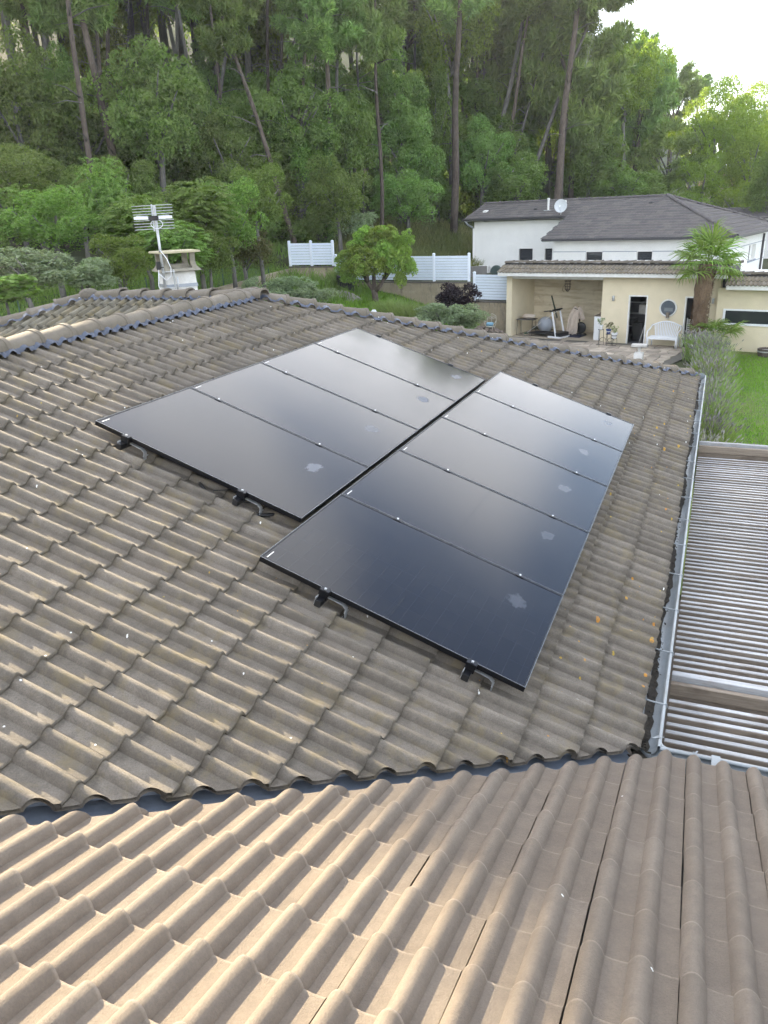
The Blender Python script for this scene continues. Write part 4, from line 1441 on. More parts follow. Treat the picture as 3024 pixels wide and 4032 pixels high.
# ================================================================== chimney and aerial on the rear wing
ch = thing('chimney', 'white rendered chimney with concrete canopy behind the ridge', 'chimney', (-7.9, 7.0, 1.0), R(-38))
MT['chim'] = simple('whitewashed_block', (.70, .69, .66), (.52, .50, .46), 6, .92, 0, .5, 40)
MT['concrete'] = simple('mossy_concrete', (.27, .25, .20), (.16, .145, .11), 7, .95, 0, .5, 45)
MT['slab_top'] = simple('lichened_slab', (.42, .37, .25), (.34, .31, .20), 6, .95, 0, .3, 40)
MB().hexa([(-.27, -.27, -.4), (.27, -.27, -.4), (.27, .27, -.4), (-.27, .27, -.4), (-.235, -.235, 1.03), (.235, -.235, 1.03), (.235, .235, 1.03), (-.235, .235, 1.03)]).build('stack', MT['chim'], ch, local=True, bevel=.008)
MB().hexa([(-.252, -.252, .80), (.252, -.252, .80), (.252, .252, .80), (-.252, .252, .80), (-.250, -.250, .85), (.250, -.250, .85), (.250, .250, .85), (-.250, .250, .85)]).build('metal_band', simple('band_steel', (.30, .32, .35), (.25, .27, .3), 6, .45, .4), ch, local=True)
MB().hexa([(-.325, -.325, 1.04), (.325, -.325, 1.04), (.325, .325, 1.04), (-.325, .325, 1.04), (-.29, -.29, 1.085), (.29, -.29, 1.085), (.29, .29, 1.085), (-.29, .29, 1.085)]).build('crown', MT['concrete'], ch, local=True, bevel=.006)
for sx_ in (-1, 1):
    for sy_ in (-1, 1):
        lg = MB()
        prof = [(.285, .10, 1.08), (.262, .085, 1.12), (.25, .075, 1.18), (.255, .08, 1.315)]
        for (a0, b0, z0), (a1, b1, z1) in zip(prof[:-1], prof[1:]):
            lg.hexa([(sx_ * (a0 - b0), sy_ * (a0 - b0), z0), (sx_ * a0, sy_ * (a0 - b0), z0), (sx_ * a0, sy_ * a0, z0), (sx_ * (a0 - b0), sy_ * a0, z0), (sx_ * (a1 - b1), sy_ * (a1 - b1), z1), (sx_ * a1, sy_ * (a1 - b1), z1), (sx_ * a1, sy_ * a1, z1), (sx_ * (a1 - b1), sy_ * a1, z1)])
        lg.build('canopy_leg', MT['concrete'], ch, local=True)
MB().hexa([(-.33, -.33, 1.315), (.33, -.33, 1.315), (.33, .33, 1.315), (-.33, .33, 1.315), (-.325, -.325, 1.345), (.325, -.325, 1.345), (.325, .325, 1.345), (-.325, .325, 1.345)]).build('canopy_slab', MT['slab_top'], ch, local=True, bevel=.004)
MB().bb(-.16, .16, -.16, .16, 1.085, 1.14).build('flue', MT['concrete'], ch, local=True)

an = thing('television_aerial', 'silver television aerial on a mast strapped to the chimney', 'aerial', (-7.86, 6.58, 1.75))
mst = [(.02, 0, .0), (.02, 0, 1.27)]
MB().tube(mst, .021, 10).build('mast', MT['steel'], an, True, True)
MT['alu'] = simple('pale_aluminium', (.52, .54, .55), (.42, .44, .45), 7, .35, .5)
ax = Vector((.924, .382, 0))               # elements lie square to the line of sight, boom slightly tilted back
fwv = Vector((-.382, .924, 0))


def AP(a_, f_, z_): return Vector((.02, 0, 0)) + ax * a_ + fwv * f_ + Vector((0, 0, z_))


MB().bar(AP(-.03, -.05, .90), AP(-.03, -.03, 1.28), .018, .018, (0, 1, 0)).build('boom', MT['alu'], an, local=True)
for z_ in (1.265, 1.225, 1.185, 1.145, 1.055, 1.012, .972, .932):
    MB().tube([AP(-.325, -.05, z_ - .004), AP(.285, -.05, z_ + .004)], .0046, 6).build('element', MT['alu'], an, True, True)
for s_ in (-1, 1):
    MB().bar(AP(-.02 + s_ * .06, -.07, 1.09), AP(-.02 + s_ * .29, -.07, 1.095), .012, .040).build('dipole_plate', MT['white_plastic'], an, local=True)
    MB().tube([AP(-.02 + s_ * .08, -.07, 1.115), AP(-.02 + s_ * .24, -.07, 1.12), AP(-.02 + s_ * .275, -.07, 1.105), AP(-.02 + s_ * .25, -.07, 1.07)], .007, 6).build('dipole_loop', MT['alu'], an, True, True)
MB().box(tuple(AP(-.01, -.085, 1.085)), (.15, .05, .07), Matrix.Rotation(R(22), 3, 'Z')).build('dipole_box', MT['black'], an, local=True, bevel=.012)
MB().tube([AP(.03 + .09 * math.cos(a), -.09, 1.0 + .06 * math.sin(a)) for a in np.linspace(1.4, 7.4, 22)], .005, 6).build('cable', MT['white_plastic'], an, True, True)
MB().tube([AP(.01, -.03, .62), AP(.10, -.06, .50), AP(.15, -.07, .36), AP(.14, -.08, .24), AP(.06, -.09, .18), AP(-.04, -.08, .28)], .006, 6).build('cable', MT['white_plastic'], an, True, True)
MB().tube([AP(-.05, -.05, .34), AP(-.08, -.06, .10), AP(-.03, -.06, -.08)], .006, 6).build('cable', MT['white_plastic'], an, True, True)
MB().box(tuple(AP(-.045, -.05, .40)), (.06, .04, .12), Matrix.Rotation(R(22), 3, 'Z')).build('amplifier_box', MT['black'], an, local=True, bevel=.006)
for z_ in (.60, .37): MB().tube([AP(0, 0, z_ - .006), AP(0, 0, z_ + .006)], .025, 10).build('mast_strap', MT['black'], an, local=True)
for z_ in (.06, .30):
    MB().bar(AP(-.01, -.02, z_), AP(.17, .06, z_), .03, .012).build('bracket_arm', MT['steel'], an, local=True)
    MB().bar(AP(.0, .06, z_ + .015), AP(.0, .24, z_ + .015), .03, .012).build('bracket_arm', MT['steel'], an, local=True)
MB().bar(AP(.15, .05, .04), AP(.15, .05, .33), .03, .012, (0, 1, 0)).build('bracket_upright', MT['steel'], an, local=True)
MB().tube([AP(.18, .05, .03), AP(.20, .04, .10), AP(.20, .05, .22)], .012, 6).build('bracket_bolt', MT['steel'], an, True, True)

# ================================================================== neighbouring white house
NB = Vector((-12.57, 40.0, -.8))
nh = thing('white_house', 'white rendered neighbour house with dark flat-tiled hipped roof', 'house', tuple(NB), HRZ)
MT['white_render'] = simple('white_render', (.82, .81, .78), (.75, .74, .71), 1.3, .92, 0, .2, 60)
MT['anth'] = simple('anthracite_aluminium', (.055, .052, .055), (.045, .043, .046), 5, .45)
MT['groove'] = simple('grey_render_joint', (.33, .35, .40))
ZN = lambda z: z - NB.z
MOFF, RS, BACK = -3.1, 13.9, 5.4
w1 = (2.72, 3.52, ZN(-.16), ZN(.61))
w2 = (4.22, 4.62, ZN(-.6), ZN(.61))
wall_holes('wall', 0, 6.05, -.6, ZN(2.02), 0, .25, [w1, w2], MT['white_render'], nh)
w3 = (7.66, 8.46, ZN(-.3), ZN(.61))
w4 = (10.08, 10.76, ZN(-.3), ZN(.61))
wall_holes('wall', 6.02, RS, -2.2, ZN(1.10), MOFF, MOFF + .25, [w3, w4], MT['white_render'], nh)
MB().hexa([(6.02, MOFF + .25, -.6), (6.27, MOFF + .25, -.6), (6.27, 0, -.6), (6.02, 0, -.6), (6.02, MOFF + .25, ZN(1.12)), (6.27, MOFF + .25, ZN(1.12)), (6.27, 0, ZN(2.0)), (6.02, 0, ZN(2.0))]).build('wall', MT['white_render'], nh, local=True)
MB().bb(0, .25, .25, BACK, -.6, ZN(2.0)).build('wall', MT['white_render'], nh, local=True)
# right-hand facade with one window
rw0 = (1.55, 3.15, ZN(-.12), ZN(.58))
rm = MB()
for (y0, y1, z0, z1) in ((MOFF + .25, rw0[0], -2.2, ZN(1.10)), (rw0[1], BACK, -2.2, ZN(1.10)), (rw0[0], rw0[1], -2.2, rw0[2]), (rw0[0], rw0[1], rw0[3], ZN(1.10))): rm.bb(RS - .25, RS, y0, y1, z0, z1)
rm.build('wall', MT['white_render'], nh, local=True)
MB().bb(.25, RS - .25, BACK - .25, BACK, -2.2, ZN(1.5)).build('wall', MT['white_render'], nh, local=True)
for k, (a_, b_, z0, z1) in enumerate((w1, w2, w3, w4)):
    y = .16 if k < 2 else MOFF + .16
    wo = MB().bb(a_, a_ + .05, y - .03, y + .03, z0, z1).bb(b_ - .05, b_, y - .03, y + .03, z0, z1).bb(a_ + .05, b_ - .05, y - .03, y + .03, z1 - .05, z1).build('window', MT['anth'], nh, local=True)
    if k == 2:
        MB().bb(a_ + .05, b_ - .05, y - .005, y + .005, z0, z1 - .05).build('pane', MT['pane'], wo, local=True)
    else:
        nsl = 16
        for q in range(nsl):
            zz = z0 + (z1 - .05 - z0) * q / nsl
            MB().bb(a_ + .05, b_ - .05, y - .008, y + .006, zz + .004, zz + (z1 - .05 - z0) / nsl).build('shutter_slat', MT['shutter'], wo, local=True)
wo = MB().bb(RS - .16, RS - .10, rw0[0], rw0[0] + .75, rw0[2], rw0[3]).build('window', MT['anth'], nh, local=True)
MB().bb(RS - .22, RS - .17, rw0[0] + .75, rw0[1], rw0[2], rw0[3]).build('window_reveal', MT['white_render'], nh, local=True)
MB().bb(RS - .005, RS + .05, rw0[0] - .05, rw0[1] + .05, rw0[2] - .05, rw0[2]).build('sill', MT['groove'], nh, local=True)
# grey render joints
for (a_, b_) in ((6.02, w3[0]), (w3[1], w4[0]), (w4[1], RS)):
    MB().bb(a_, b_, MOFF - .004, MOFF + .01, ZN(.605), ZN(.64)).build('render_joint', MT['groove'], nh, local=True)
for z in (.62, -.22, -.85): MB().bb(RS - .01, RS + .004, MOFF, BACK, ZN(z), ZN(z) + .035).build('render_joint', MT['groove'], nh, local=True)
# roof planes
TN = .31
RO = 1.95                                   # ridge offset behind the left facade
ZRID = ZN(2.93)
zat = lambda o_: ZRID - (RO - o_) * TN
EL, EM = -.42, MOFF - .42                   # eave lines of left part and of the middle part
HS = 9.75                                   # ridge end (start of the hips)
HE = RS + .42
BE = 2 * RO - EM                            # rear eave
front = [(-.42, EL, zat(EL)), (5.62, EL, zat(EL)), (5.62, EM, zat(EM)), (HE, EM, zat(EM)), (HS, RO, ZRID), (-.42, RO, ZRID)]
rb = MB()
rb.poly([(-.42, EL, zat(EL)), (5.62, EL, zat(EL)), (5.62, RO, ZRID), (-.42, RO, ZRID)])
rb.poly([(5.62, EM, zat(EM)), (HE, EM, zat(EM)), (HS, RO, ZRID), (5.62, RO, ZRID)])
rb.poly([(HE, EM, zat(EM)), (HE, BE, zat(EM)), (HS, RO, ZRID)])
rb.poly([(HE, BE, zat(EM)), (-.42, BE, zat(EM)), (-.42, RO, ZRID), (HS, RO, ZRID)])
nroof = rb.build('roof', MT['slate'], nh, local=True)


def flat_tile(wd, ln, th=.022):
    """flat interlocking tile with side rib: s across, t down, z up"""
    V, F, UV = [], [], []
    pr_ = ((0, 0), (.02, .008), (.035, .0), (wd * .5 - .012, .0), (wd * .5, .006), (wd * .5 + .012, 0), (wd - .004, 0))
    n_ = len(pr_)
    for t_, dz in ((0, 0), (ln, 0), (ln, -th)):
        for s_, z in pr_: V.append((s_, t_, z + dz))
    for i in range(2):
        for j in range(n_ - 1):
            F.append((i * n_ + j, (i + 1) * n_ + j, (i + 1) * n_ + j + 1, i * n_ + j + 1))
            UV += [(V[q][0] / wd, V[q][1] / ln) for q in F[-1]]
    return np.array(V), np.array(F), np.array(UV)


FW, FLN, FG = .33, .42, .36
fv, ff, fuv = flat_tile(FW, FLN)
ft_me = np_mesh('flat_tile', fv, ff, MT['slate'], False, fuv)
sl = math.atan(TN)
fits = []


def flat_slope(e0, ex, ed, sdir, zfun, inside, rows):
    """e0: eave start (s,o); ex: unit along the eave; up: unit up-slope in plan."""
    for r_ in range(rows):
        for k in range(0, 60):
            c_ = Vector((e0[0] + ex[0] * (k + .5 + (r_ % 2) * .5) * FW + ed[0] * (r_ + .5) * FG * math.cos(sl), e0[1] + ex[1] * (k + .5 + (r_ % 2) * .5) * FW + ed[1] * (r_ + .5) * FG * math.cos(sl)))
            if not inside(c_.x, c_.y): continue
            t_ = Vector((-ed[0] * math.cos(sl), -ed[1] * math.cos(sl), -math.sin(sl)))
            n_ = Vector((-ed[0] * math.sin(sl), -ed[1] * math.sin(sl), math.cos(sl)))
            s_ = t_.cross(n_)
            z = zfun(c_.x, c_.y)
            m = Matrix.Translation((c_.x, c_.y, z + .012 + random.gauss(0, .0025))) @ Matrix(((s_.x, t_.x, n_.x, 0), (s_.y, t_.y, n_.y, 0), (s_.z, t_.z, n_.z, 0), (0, 0, 0, 1))) @ Matrix.Rotation(R(3.4), 4, 'X') @ Matrix.Translation((-FW / 2, -FLN / 2, 0))
            fits.append(m)


def in_front(x, y):
    if x < -.40 or y > RO - .05: return False
    if x < 5.64: return y > EL
    return y > EM and (x - HS) < (RO - y) * (HE - HS) / (RO - EM) - .02


def in_right(x, y):
    return x < HE and x > HS and abs(y - RO) < (x - HS) * (RO - EM) / (HE - HS) - .05


flat_slope((-.42, EM), (1, 0), (0, 1), None, lambda x, y: zat(y), in_front, 18)
TR = (ZRID - zat(EM)) / (HE - HS)
flat_slope((HE, EM), (0, 1), (-1, 0), None, lambda x, y: ZRID - (x - HS) * TR, in_right, 14)
MWN = WM[nh.name]
fits.sort(key=lambda m: (((MWN @ m.translation) - CAM).length))
for m in fits[:290]: link('flat_tile', ft_me, nroof, m, True)
rm4 = np.array([np.array(m) for m in fits[290:]])
if len(rm4):
    AV = np.einsum('nij,kj->nki', rm4, np.c_[fv, np.ones(len(fv))])[:, :, :3].reshape(-1, 3)
    AF = (ff[None] + (np.arange(len(rm4)) * len(fv))[:, None, None]).reshape(-1, 4)
    tag(link('flat_tiles', np_mesh('flat_tiles', AV, AF, MT['slate'], False, np.tile(fuv, (len(rm4), 1))), nroof, None, True), kind='stuff')
print('flat tiles', len(fits))


def small_ridge(a, b_, parent, hw=.10, step=.33, local=True):
    a, b_ = Vector(a), Vector(b_)
    d = b_ - a
    n_ = int(d.length / step)
    d.normalize()
    sd_ = d.cross(Vector((0, 0, 1))).normalized()
    u = sd_.cross(d)
    base = Matrix(((sd_.x, d.x, u.x, 0), (sd_.y, d.y, u.y, 0), (sd_.z, d.z, u.z, 0), (0, 0, 0, 1)))
    for i in range(n_ + 1): link('ridge_tile', RMD, parent, Matrix.Translation(a + d * step * i) @ base @ Matrix.Rotation(R(2), 4, 'X') @ Matrix.Scale(.9, 4), local)


RMD = RM.copy()
RMD.materials.clear()
RMD.materials.append(MT['slate'])
small_ridge((-.42, RO, ZRID + .02), (HS, RO, ZRID + .02), nroof)
small_ridge((HE, EM, zat(EM) + .03), (HS + .1, RO - .1, ZRID), nroof)
small_ridge((HE, BE, zat(EM) + .03), (HS + .1, RO + .1, ZRID), nroof)
# gutters and fascias
for (a_, b_) in (((-.46, EL - .03, zat(EL) - .05), (5.6, EL - .03, zat(EL) - .05)), ((5.58, EM - .03, zat(EM) - .05), (HE + .04, EM - .03, zat(EM) - .05)), ((HE + .03, EM, zat(EM) - .05), (HE + .03, BE, zat(EM) - .05))):
    MB().bar(a_, b_, .13, .12).build('gutter', MT['anth'], nh, local=True, bevel=.03)
MB().bb(-.40, 5.6, EL + .04, .02, zat(EL) - .13, zat(EL) - .10).build('soffit', MT['white_render'], nh, local=True)
MB().bb(5.62, HE, EM + .04, MOFF + .02, zat(EM) - .13, zat(EM) - .10).build('soffit', MT['white_render'], nh, local=True)
MB().bb(RS - .02, HE - .04, MOFF + .02, BE, zat(EM) - .13, zat(EM) - .10).build('soffit', MT['white_render'], nh, local=True)
MB().hexa([(5.60, EM, zat(EM) - .12), (5.64, EM, zat(EM) - .12), (5.64, EL, zat(EL) - .12), (5.60, EL, zat(EL) - .12), (5.60, EM, zat(EM) + .02), (5.64, EM, zat(EM) + .02), (5.64, EL, zat(EL) + .02), (5.60, EL, zat(EL) + .02)]).build('verge', MT['anth'], nh, local=True)
MB().tube([(-.30, EL - .02, zat(EL) - .12), (-.22, EL + .1, zat(EL) - .30), (-.02, -.08, zat(EL) - .48)], .05, 8).build('downpipe', MT['pvc'], nh, True, True)
MB().tube([(-.02, -.05, zat(EL) - .5), (-.02, -.05, -.3)], .045, 8).build('downpipe', MT['white_render'], nh, True, True)
MB().tube([(HE - .1, EM + .02, zat(EM) - .12), (HE - .2, EM + .2, zat(EM) - .30), (RS - .05, MOFF - .07, zat(EM) - .40)], .045, 8).build('downpipe', MT['anth'], nh, True, True)
MB().tube([(RS + .06, BACK - .9, ZN(1.0)), (RS + .06, BACK - .9, -2.2)], .05, 8).build('downpipe', MT['anth'], nh, True, True)
# vents
MB().lathe([(.055, 0), (.055, .50), (.075, .51), (.075, .55), (.05, .57)], (4.08, .55, zat(.55)), 14).build('vent_pipe', MT['white_paint'], nh, R(40), True)
MB().bb(3.90, 4.26, .38, .72, zat(.38) + .02, zat(.38) + .05).build('vent_flashing', MT['steel'], nh, local=True)
MB().hexa([(.28, .45, zat(.45) + .02), (.50, .45, zat(.45) + .02), (.50, .70, zat(.7) + .02), (.28, .70, zat(.7) + .02), (.28, .45, zat(.45) + .09), (.50, .45, zat(.45) + .09), (.50, .70, zat(.7) + .06), (.28, .70, zat(.7) + .06)]).build('roof_vent', MT['white_paint'], nh, local=True)
MB().box((4.55, 1.5, zat(1.5) + .08), (.2, .22, .14)).build('roof_vent', MT['white_paint'], nh, local=True)
for (x, y) in ((3.35, .6), (9.3, .9)): MB().box((x, y, zat(y) + .05), (.16, .12, .06)).build('tile_vent', MT['anth'], nh, local=True)
# satellite dish (a thing of its own)
def NW(s_, o_, z): return Vector((NB.x + .976 * s_ + .215 * o_, NB.y - .215 * s_ + .976 * o_, z))
t = thing('satellite_dish', 'pale grey satellite dish standing on the dark roof edge', 'satellite dish', tuple(NW(5.15, -.3, 2.2)), HRZ + R(12))
dish = MB()
dish.lathe([(.01, .0)] + [(.31 * k / 8, .07 * (k / 8) ** 2) for k in range(1, 9)] + [(.318, .075), (.30, .074)] + [(.30 * k / 8, .012 + .06 * (k / 8) ** 2) for k in range(7, 0, -1)], (0, 0, 0), 28)
dish.build('dish', simple('pale_grey_paint', (.55, .57, .58), (.50, .52, .53), 4, .45), t, R(50), True, mw=Matrix.Translation((0, -.05, .46)) @ Matrix.Rotation(R(82), 4, 'X'))
MB().tube([(0, 0, -.12), (0, .02, .46)], .022, 8).build('mast', MT['steel'], t, True, True)
MB().tube([(0, -.05, .20), (0, -.30, .34), (.0, -.40, .44)], .012, 6).build('feed_arm', MT['steel'], t, True, True)
MB().tube([(0, -.42, .44), (0, -.34, .47)], .03, 8).build('feed_horn', MT['white_plastic'], t, True, True)
# air conditioner unit and rolled garden chair at the left corner
t = thing('air_conditioner', 'white outdoor air-conditioning unit at the white house corner', 'air conditioner', tuple(NW(.92, -.75, -.83)), HRZ)
MB().bb(-.40, .40, -.16, .16, .06, .62).build('casing', MT['white_paint'], t, local=True, bevel=.02)
MB().lathe([(.22, -.012), (.245, -.01), (.245, .012), (.22, .012)], (0, 0, 0), 24).build('fan_ring', simple('dark_grey_grille', (.10, .105, .11)), t, R(40), True, mw=Matrix.Translation((-.10, -.168, .33)) @ Matrix.Rotation(R(90), 4, 'X'))
MB().lathe([(.01, -.004), (.215, -.004), (.215, .004), (.01, .004)], (0, 0, 0), 24).build('fan', MT['anth'], t, R(40), True, mw=Matrix.Translation((-.10, -.163, .33)) @ Matrix.Rotation(R(90), 4, 'X'))
for k in range(7): MB().bb(-.31, .11, -.178, -.172, .16 + k * .055, .172 + k * .055).build('grille_bar', MT['groove'], t, local=True)
MB().bb(.20, .34, -.166, -.161, .46, .52).build('badge', MT['groove'], t, local=True)
for x in (-.3, .3): MB().bb(x - .05, x + .05, -.17, .17, 0, .06).build('foot', MT['black'], t, local=True)
t = thing('garden_cover', 'dark green folded garden cover beside the air-conditioning unit', 'garden cover', tuple(NW(1.85, -1.0, -.84)), HRZ)
MB().lathe([(.05, -.08), (.30, -.08), (.34, -.04), (.34, .04), (.30, .08), (.05, .08)], (0, 0, 0), 24).build('drum', simple('dark_green_cover', (.06, .09, .08), (.045, .07, .065), 8, .7), t, R(40), True, mw=Matrix.Translation((.05, 0, .34)) @ Matrix.Rotation(R(90), 4, 'X'))
MB().hexa([(-.62, -.14, 0), (-.1, -.14, 0), (-.1, .14, 0), (-.62, .14, 0), (-.40, -.08, .10), (0, -.08, .30), (0, .08, .30), (-.40, .08, .10)]).build('fold', bpy.data.materials['dark_green_cover'], t, local=True, bevel=.02)
# second roof behind on the right and a distant house among the trees
t = thing('rear_house', 'dark roof of another house just behind the white house', 'house', (2.3, 51.5, -1), HRZ)
MB().bb(-3, 4, -2, 3, 0, 2.6).build('wall', MT['white_render'], t, local=True)
MB().poly([(-3.3, -2.4, 2.5), (4.3, -2.4, 2.5), (4.3, .5, 3.12), (-3.3, .5, 3.12)]).poly([(-3.3, 3.4, 2.5), (-3.3, .5, 3.12), (4.3, .5, 3.12), (4.3, 3.4, 2.5)]).build('roof', MT['slate'], t, local=True)
for r_ in range(8): MB().bar((-3.3, -2.4 + r_ * .36, 2.53 + r_ * .077), (4.3, -2.4 + r_ * .36, 2.53 + r_ * .077), .02, .03).build('tile_course', MT['slate'], t, local=True)
t = thing('distant_house', 'pale pink house half hidden among the trees at right', 'house', (1.2, 86, .2), R(-20))
MB().bb(-4, 4, 0, 6, 0, 3.6).build('wall', simple('pink_render', (.55, .45, .37), (.5, .41, .34), 2, .9), t, local=True)
MB().poly([(-4.5, -.5, 3.5), (4.5, -.5, 3.5), (4.5, 3, 4.9), (-4.5, 3, 4.9)]).poly([(-4.5, 6.5, 3.5), (-4.5, 3, 4.9), (4.5, 3, 4.9), (4.5, 6.5, 3.5)]).build('roof', simple('terracotta', (.42, .22, .14), (.33, .18, .12), 4, .9), t, local=True)
for x in (-2, 1.5): MB().bb(x - .5, x + .5, -.02, .05, 1.4, 2.8).build('window', MT['pane'], t, local=True)

# ================================================================== retaining walls and white fences
def old_wall():
    m = NT('old_rendered_wall')
    p = m.pos()
    c = m.mix(m.ramp(m.noise(p, 1.4, 6, .65), ((.35, 0), (.65, 1))), (.36, .30, .205), (.27, .225, .155))
    c = m.mix(m.math('MULTIPLY', m.ramp(m.noise(m.scaled(p, (2.2, 2.2, .35)), 2.4, 6, .7), ((.52, 0), (.68, 1))), .7), c, (.075, .068, .055))
    c = m.mix(m.math('MULTIPLY', m.ramp(m.noise(p, 5, 4), ((.55, 0), (.7, 1))), .4), c, (.45, .40, .30))
    m.l(c, m.b.inputs['Base Color'])
    m.b.inputs['Roughness'].default_value = .95
    m.bump(m.noise(p, 14, 6, .7), .5, .03)
    return m.m


MT['old_wall'] = old_wall()
MT['coping'] = simple('dark_coping_stone', (.14, .125, .105), (.08, .072, .062), 6, .95, 0, .6, 30)


def ret_wall(label, a, b_, top_a, top_b, bot, th=.22, cope=True):
    a, b_ = Vector((*a, 0)), Vector((*b_, 0))
    d = (b_ - a).normalized()
    nrm = Vector((-d.y, d.x, 0)) * th / 2
    t = thing('retaining_wall', label, 'wall', (a.x, a.y, bot))
    P = lambda p, z: (p.x, p.y, z)
    MB().hexa([P(a - nrm, bot), P(b_ - nrm, bot), P(b_ + nrm, bot), P(a + nrm, bot), P(a - nrm, top_a), P(b_ - nrm, top_b), P(b_ + nrm, top_b), P(a + nrm, top_a)]).build('wall', MT['old_wall'], t)
    if cope:
        L_ = (b_ - a).length
        n_ = max(1, int(L_ / .5))
        for k in range(n_):
            p, q = a + (b_ - a) * (k / n_), a + (b_ - a) * ((k + .985) / n_)
            zp, zq = top_a + (top_b - top_a) * k / n_ + .002, top_a + (top_b - top_a) * (k + .985) / n_ + .002
            e_ = nrm * 1.25
            h_ = .055 + random.uniform(-.008, .008)
            MB().hexa([P(p - e_, zp), P(q - e_, zq), P(q + e_, zq), P(p + e_, zp), P(p - e_, zp + h_), P(q - e_, zq + h_), P(q + e_, zq + h_), P(p + e_, zp + h_)]).build('coping_stone', MT['coping'], t)


ret_wall('highest section of old rendered garden wall under the short white fence', (-19.95, 32.1), (-17.68, 32.72), .30, .26, -1.6)
ret_wall('long middle section of old rendered wall behind the bushy tree', (-17.66, 32.62), (-10.45, 32.45), -.46, -.52, -2.6)
ret_wall('low section of old stained wall behind the iron chair', (-10.43, 32.40), (-8.62, 32.20), -1.36, -1.38, -3)
ret_wall('sloping concrete wall running down towards the chimney', (-17.35, 20.4), (-19.95, 31.95), .26, .26, -1.2, cope=False)
ret_wall('far stretch of the sloping concrete wall nearest the house', (-16.6, 10.5), (-17.33, 20.35), -.35, .26, -1.6, cope=False)

MT['fence'] = simple('pale_blue_white_pvc', (.66, .72, .80), (.60, .66, .74), 2, .45)
MT['fence_post'] = simple('white_pvc_post', (.74, .78, .84), (.68, .72, .78), 2, .45)


def fence(label, a, b_, za, zb, ht, nbay, rails=9):
    a, b_ = Vector((*a, za)), Vector((*b_, zb))
    t = thing('white_fence', label, 'fence', tuple(a), 0, 'white slatted fences on the garden wall')
    for k in range(nbay + 1):
        p = a + (b_ - a) * k / nbay
        MB().bb(p.x - .055, p.x + .055, p.y - .055, p.y + .055, p.z, p.z + ht + .06).build('post', MT['fence_post'], t, bevel=.006)
        MB().lathe([(.078, 0), (.078, .025), (.05, .05), (.01, .062)], (p.x, p.y, p.z + ht + .06), 12).build('post_cap', MT['fence_post'], t, R(40))
    for k in range(nbay):
        p, q = a + (b_ - a) * k / nbay, a + (b_ - a) * (k + 1) / nbay
        d = (q - p).normalized() * .056
        hh = (ht - .06) / rails
        for r_ in range(rails):
            z = .05 + hh * (r_ + .5)
            zl = Vector((0, 0, z))
            MB().bar(p + d + zl + Vector((0, -.010 * (r_ % 2), 0)), q - d + zl + Vector((0, -.010 * (r_ % 2), 0)), .030, hh * .90).build('slat', MT['fence'], t, bevel=.006)


fence('short raised white slatted fence at the upper left of the garden wall', (-19.85, 32.12), (-17.72, 32.68), .38, .33, 1.10, 2, 8)
fence('long white slatted fence running behind the bushy tree', (-17.55, 32.62), (-10.62, 32.46), -.39, -.44, 1.16, 4, 9)
fence('low white slatted fence next to the garden building', (-10.34, 32.40), (-8.70, 32.22), -1.29, -1.31, 1.18, 1, 9)
# one more post in the low fence, and the dark end wall near the air conditioner
t = thing('end_wall', 'low dark grey wall end beside the air-conditioning unit', 'wall', (-11.9, 36.5, -1.2))
MB().bb(-13.2, -10.9, 36.4, 36.6, -1.2, -.05).build('wall', simple('grey_blockwork', (.20, .19, .175), (.15, .14, .13), 3, .95, 0, .3, 30), t)

# wire mesh fence behind the chimney
MT['green_wire'] = simple('green_wire', (.06, .12, .08), (.045, .09, .06), 6, .6)
fp = [(-15.9, 6.0), (-16.4, 9.0), (-16.9, 12.0), (-17.2, 15.0), (-17.5, 18.0), (-17.9, 21.0), (-18.5, 24.0), (-19.2, 27.0), (-19.9, 30.0)]
t = thing('wire_fence', 'green wire mesh fence along the edge of the wood', 'fence', (*fp[0], H(*fp[0])))
tops = []
for x, y in fp:
    z = max(H(x, y), -.2)
    MB().tube([(x, y, z - .3), (x, y, z + 1.25)], .022, 6).build('post', MT['green_wire'], t)
    tops.append((x, y, z))
for (x0, y0, z0), (x1, y1, z1) in zip(tops[:-1], tops[1:]):
    wm_ = MB()
    for k in range(9):
        h_ = .05 + k * .14
        wm_.tube([(x0, y0, z0 + h_), (x1, y1, z1 + h_)], .0035, 3, False)
    for k in range(20):
        u_ = k / 20
        x, y, z = x0 + (x1 - x0) * u_, y0 + (y1 - y0) * u_, z0 + (z1 - z0) * u_
        wm_.tube([(x, y, z + .05), (x, y, z + 1.17)], .0035, 3, False)
    wm_.build('mesh_panel', MT['green_wire'], t)
MB().tube([(-15.35, 12.6, .0), (-15.6, 12.1, 1.0)], .02, 6).build('brace', MT['green_wire'], t)

# gravel mound, slate slab, white sack
def rocks(name, c_, rx, ry, h_, n_, r0, r1, mat):
    mb = MB()
    for i in range(n_):
        a, q = random.uniform(0, 6.28), math.sqrt(random.random())
        x, y = c_[0] + rx * q * math.cos(a), c_[1] + ry * q * math.sin(a)
        z = c_[2] + h_ * (1 - q * q)
        r_ = random.uniform(r0, r1)
        m = Matrix.Rotation(random.uniform(0, 6), 3, 'Z') @ Matrix.Rotation(random.uniform(0, 6), 3, 'X')
        pts = [m @ Vector(v) * r_ for v in ((1, 0, 0), (-1, 0, 0), (0, .8, 0), (0, -.8, 0), (0, 0, .6), (0, 0, -.6))]
        b0 = len(mb.v)
        mb.v += [(x + p.x, y + p.y, z + p.z) for p in pts]
        for f_ in ((0, 2, 4), (2, 1, 4), (1, 3, 4), (3, 0, 4), (2, 0, 5), (1, 2, 5), (3, 1, 5), (0, 3, 5)): mb.f.append(tuple(b0 + k for k in f_))
    return mb


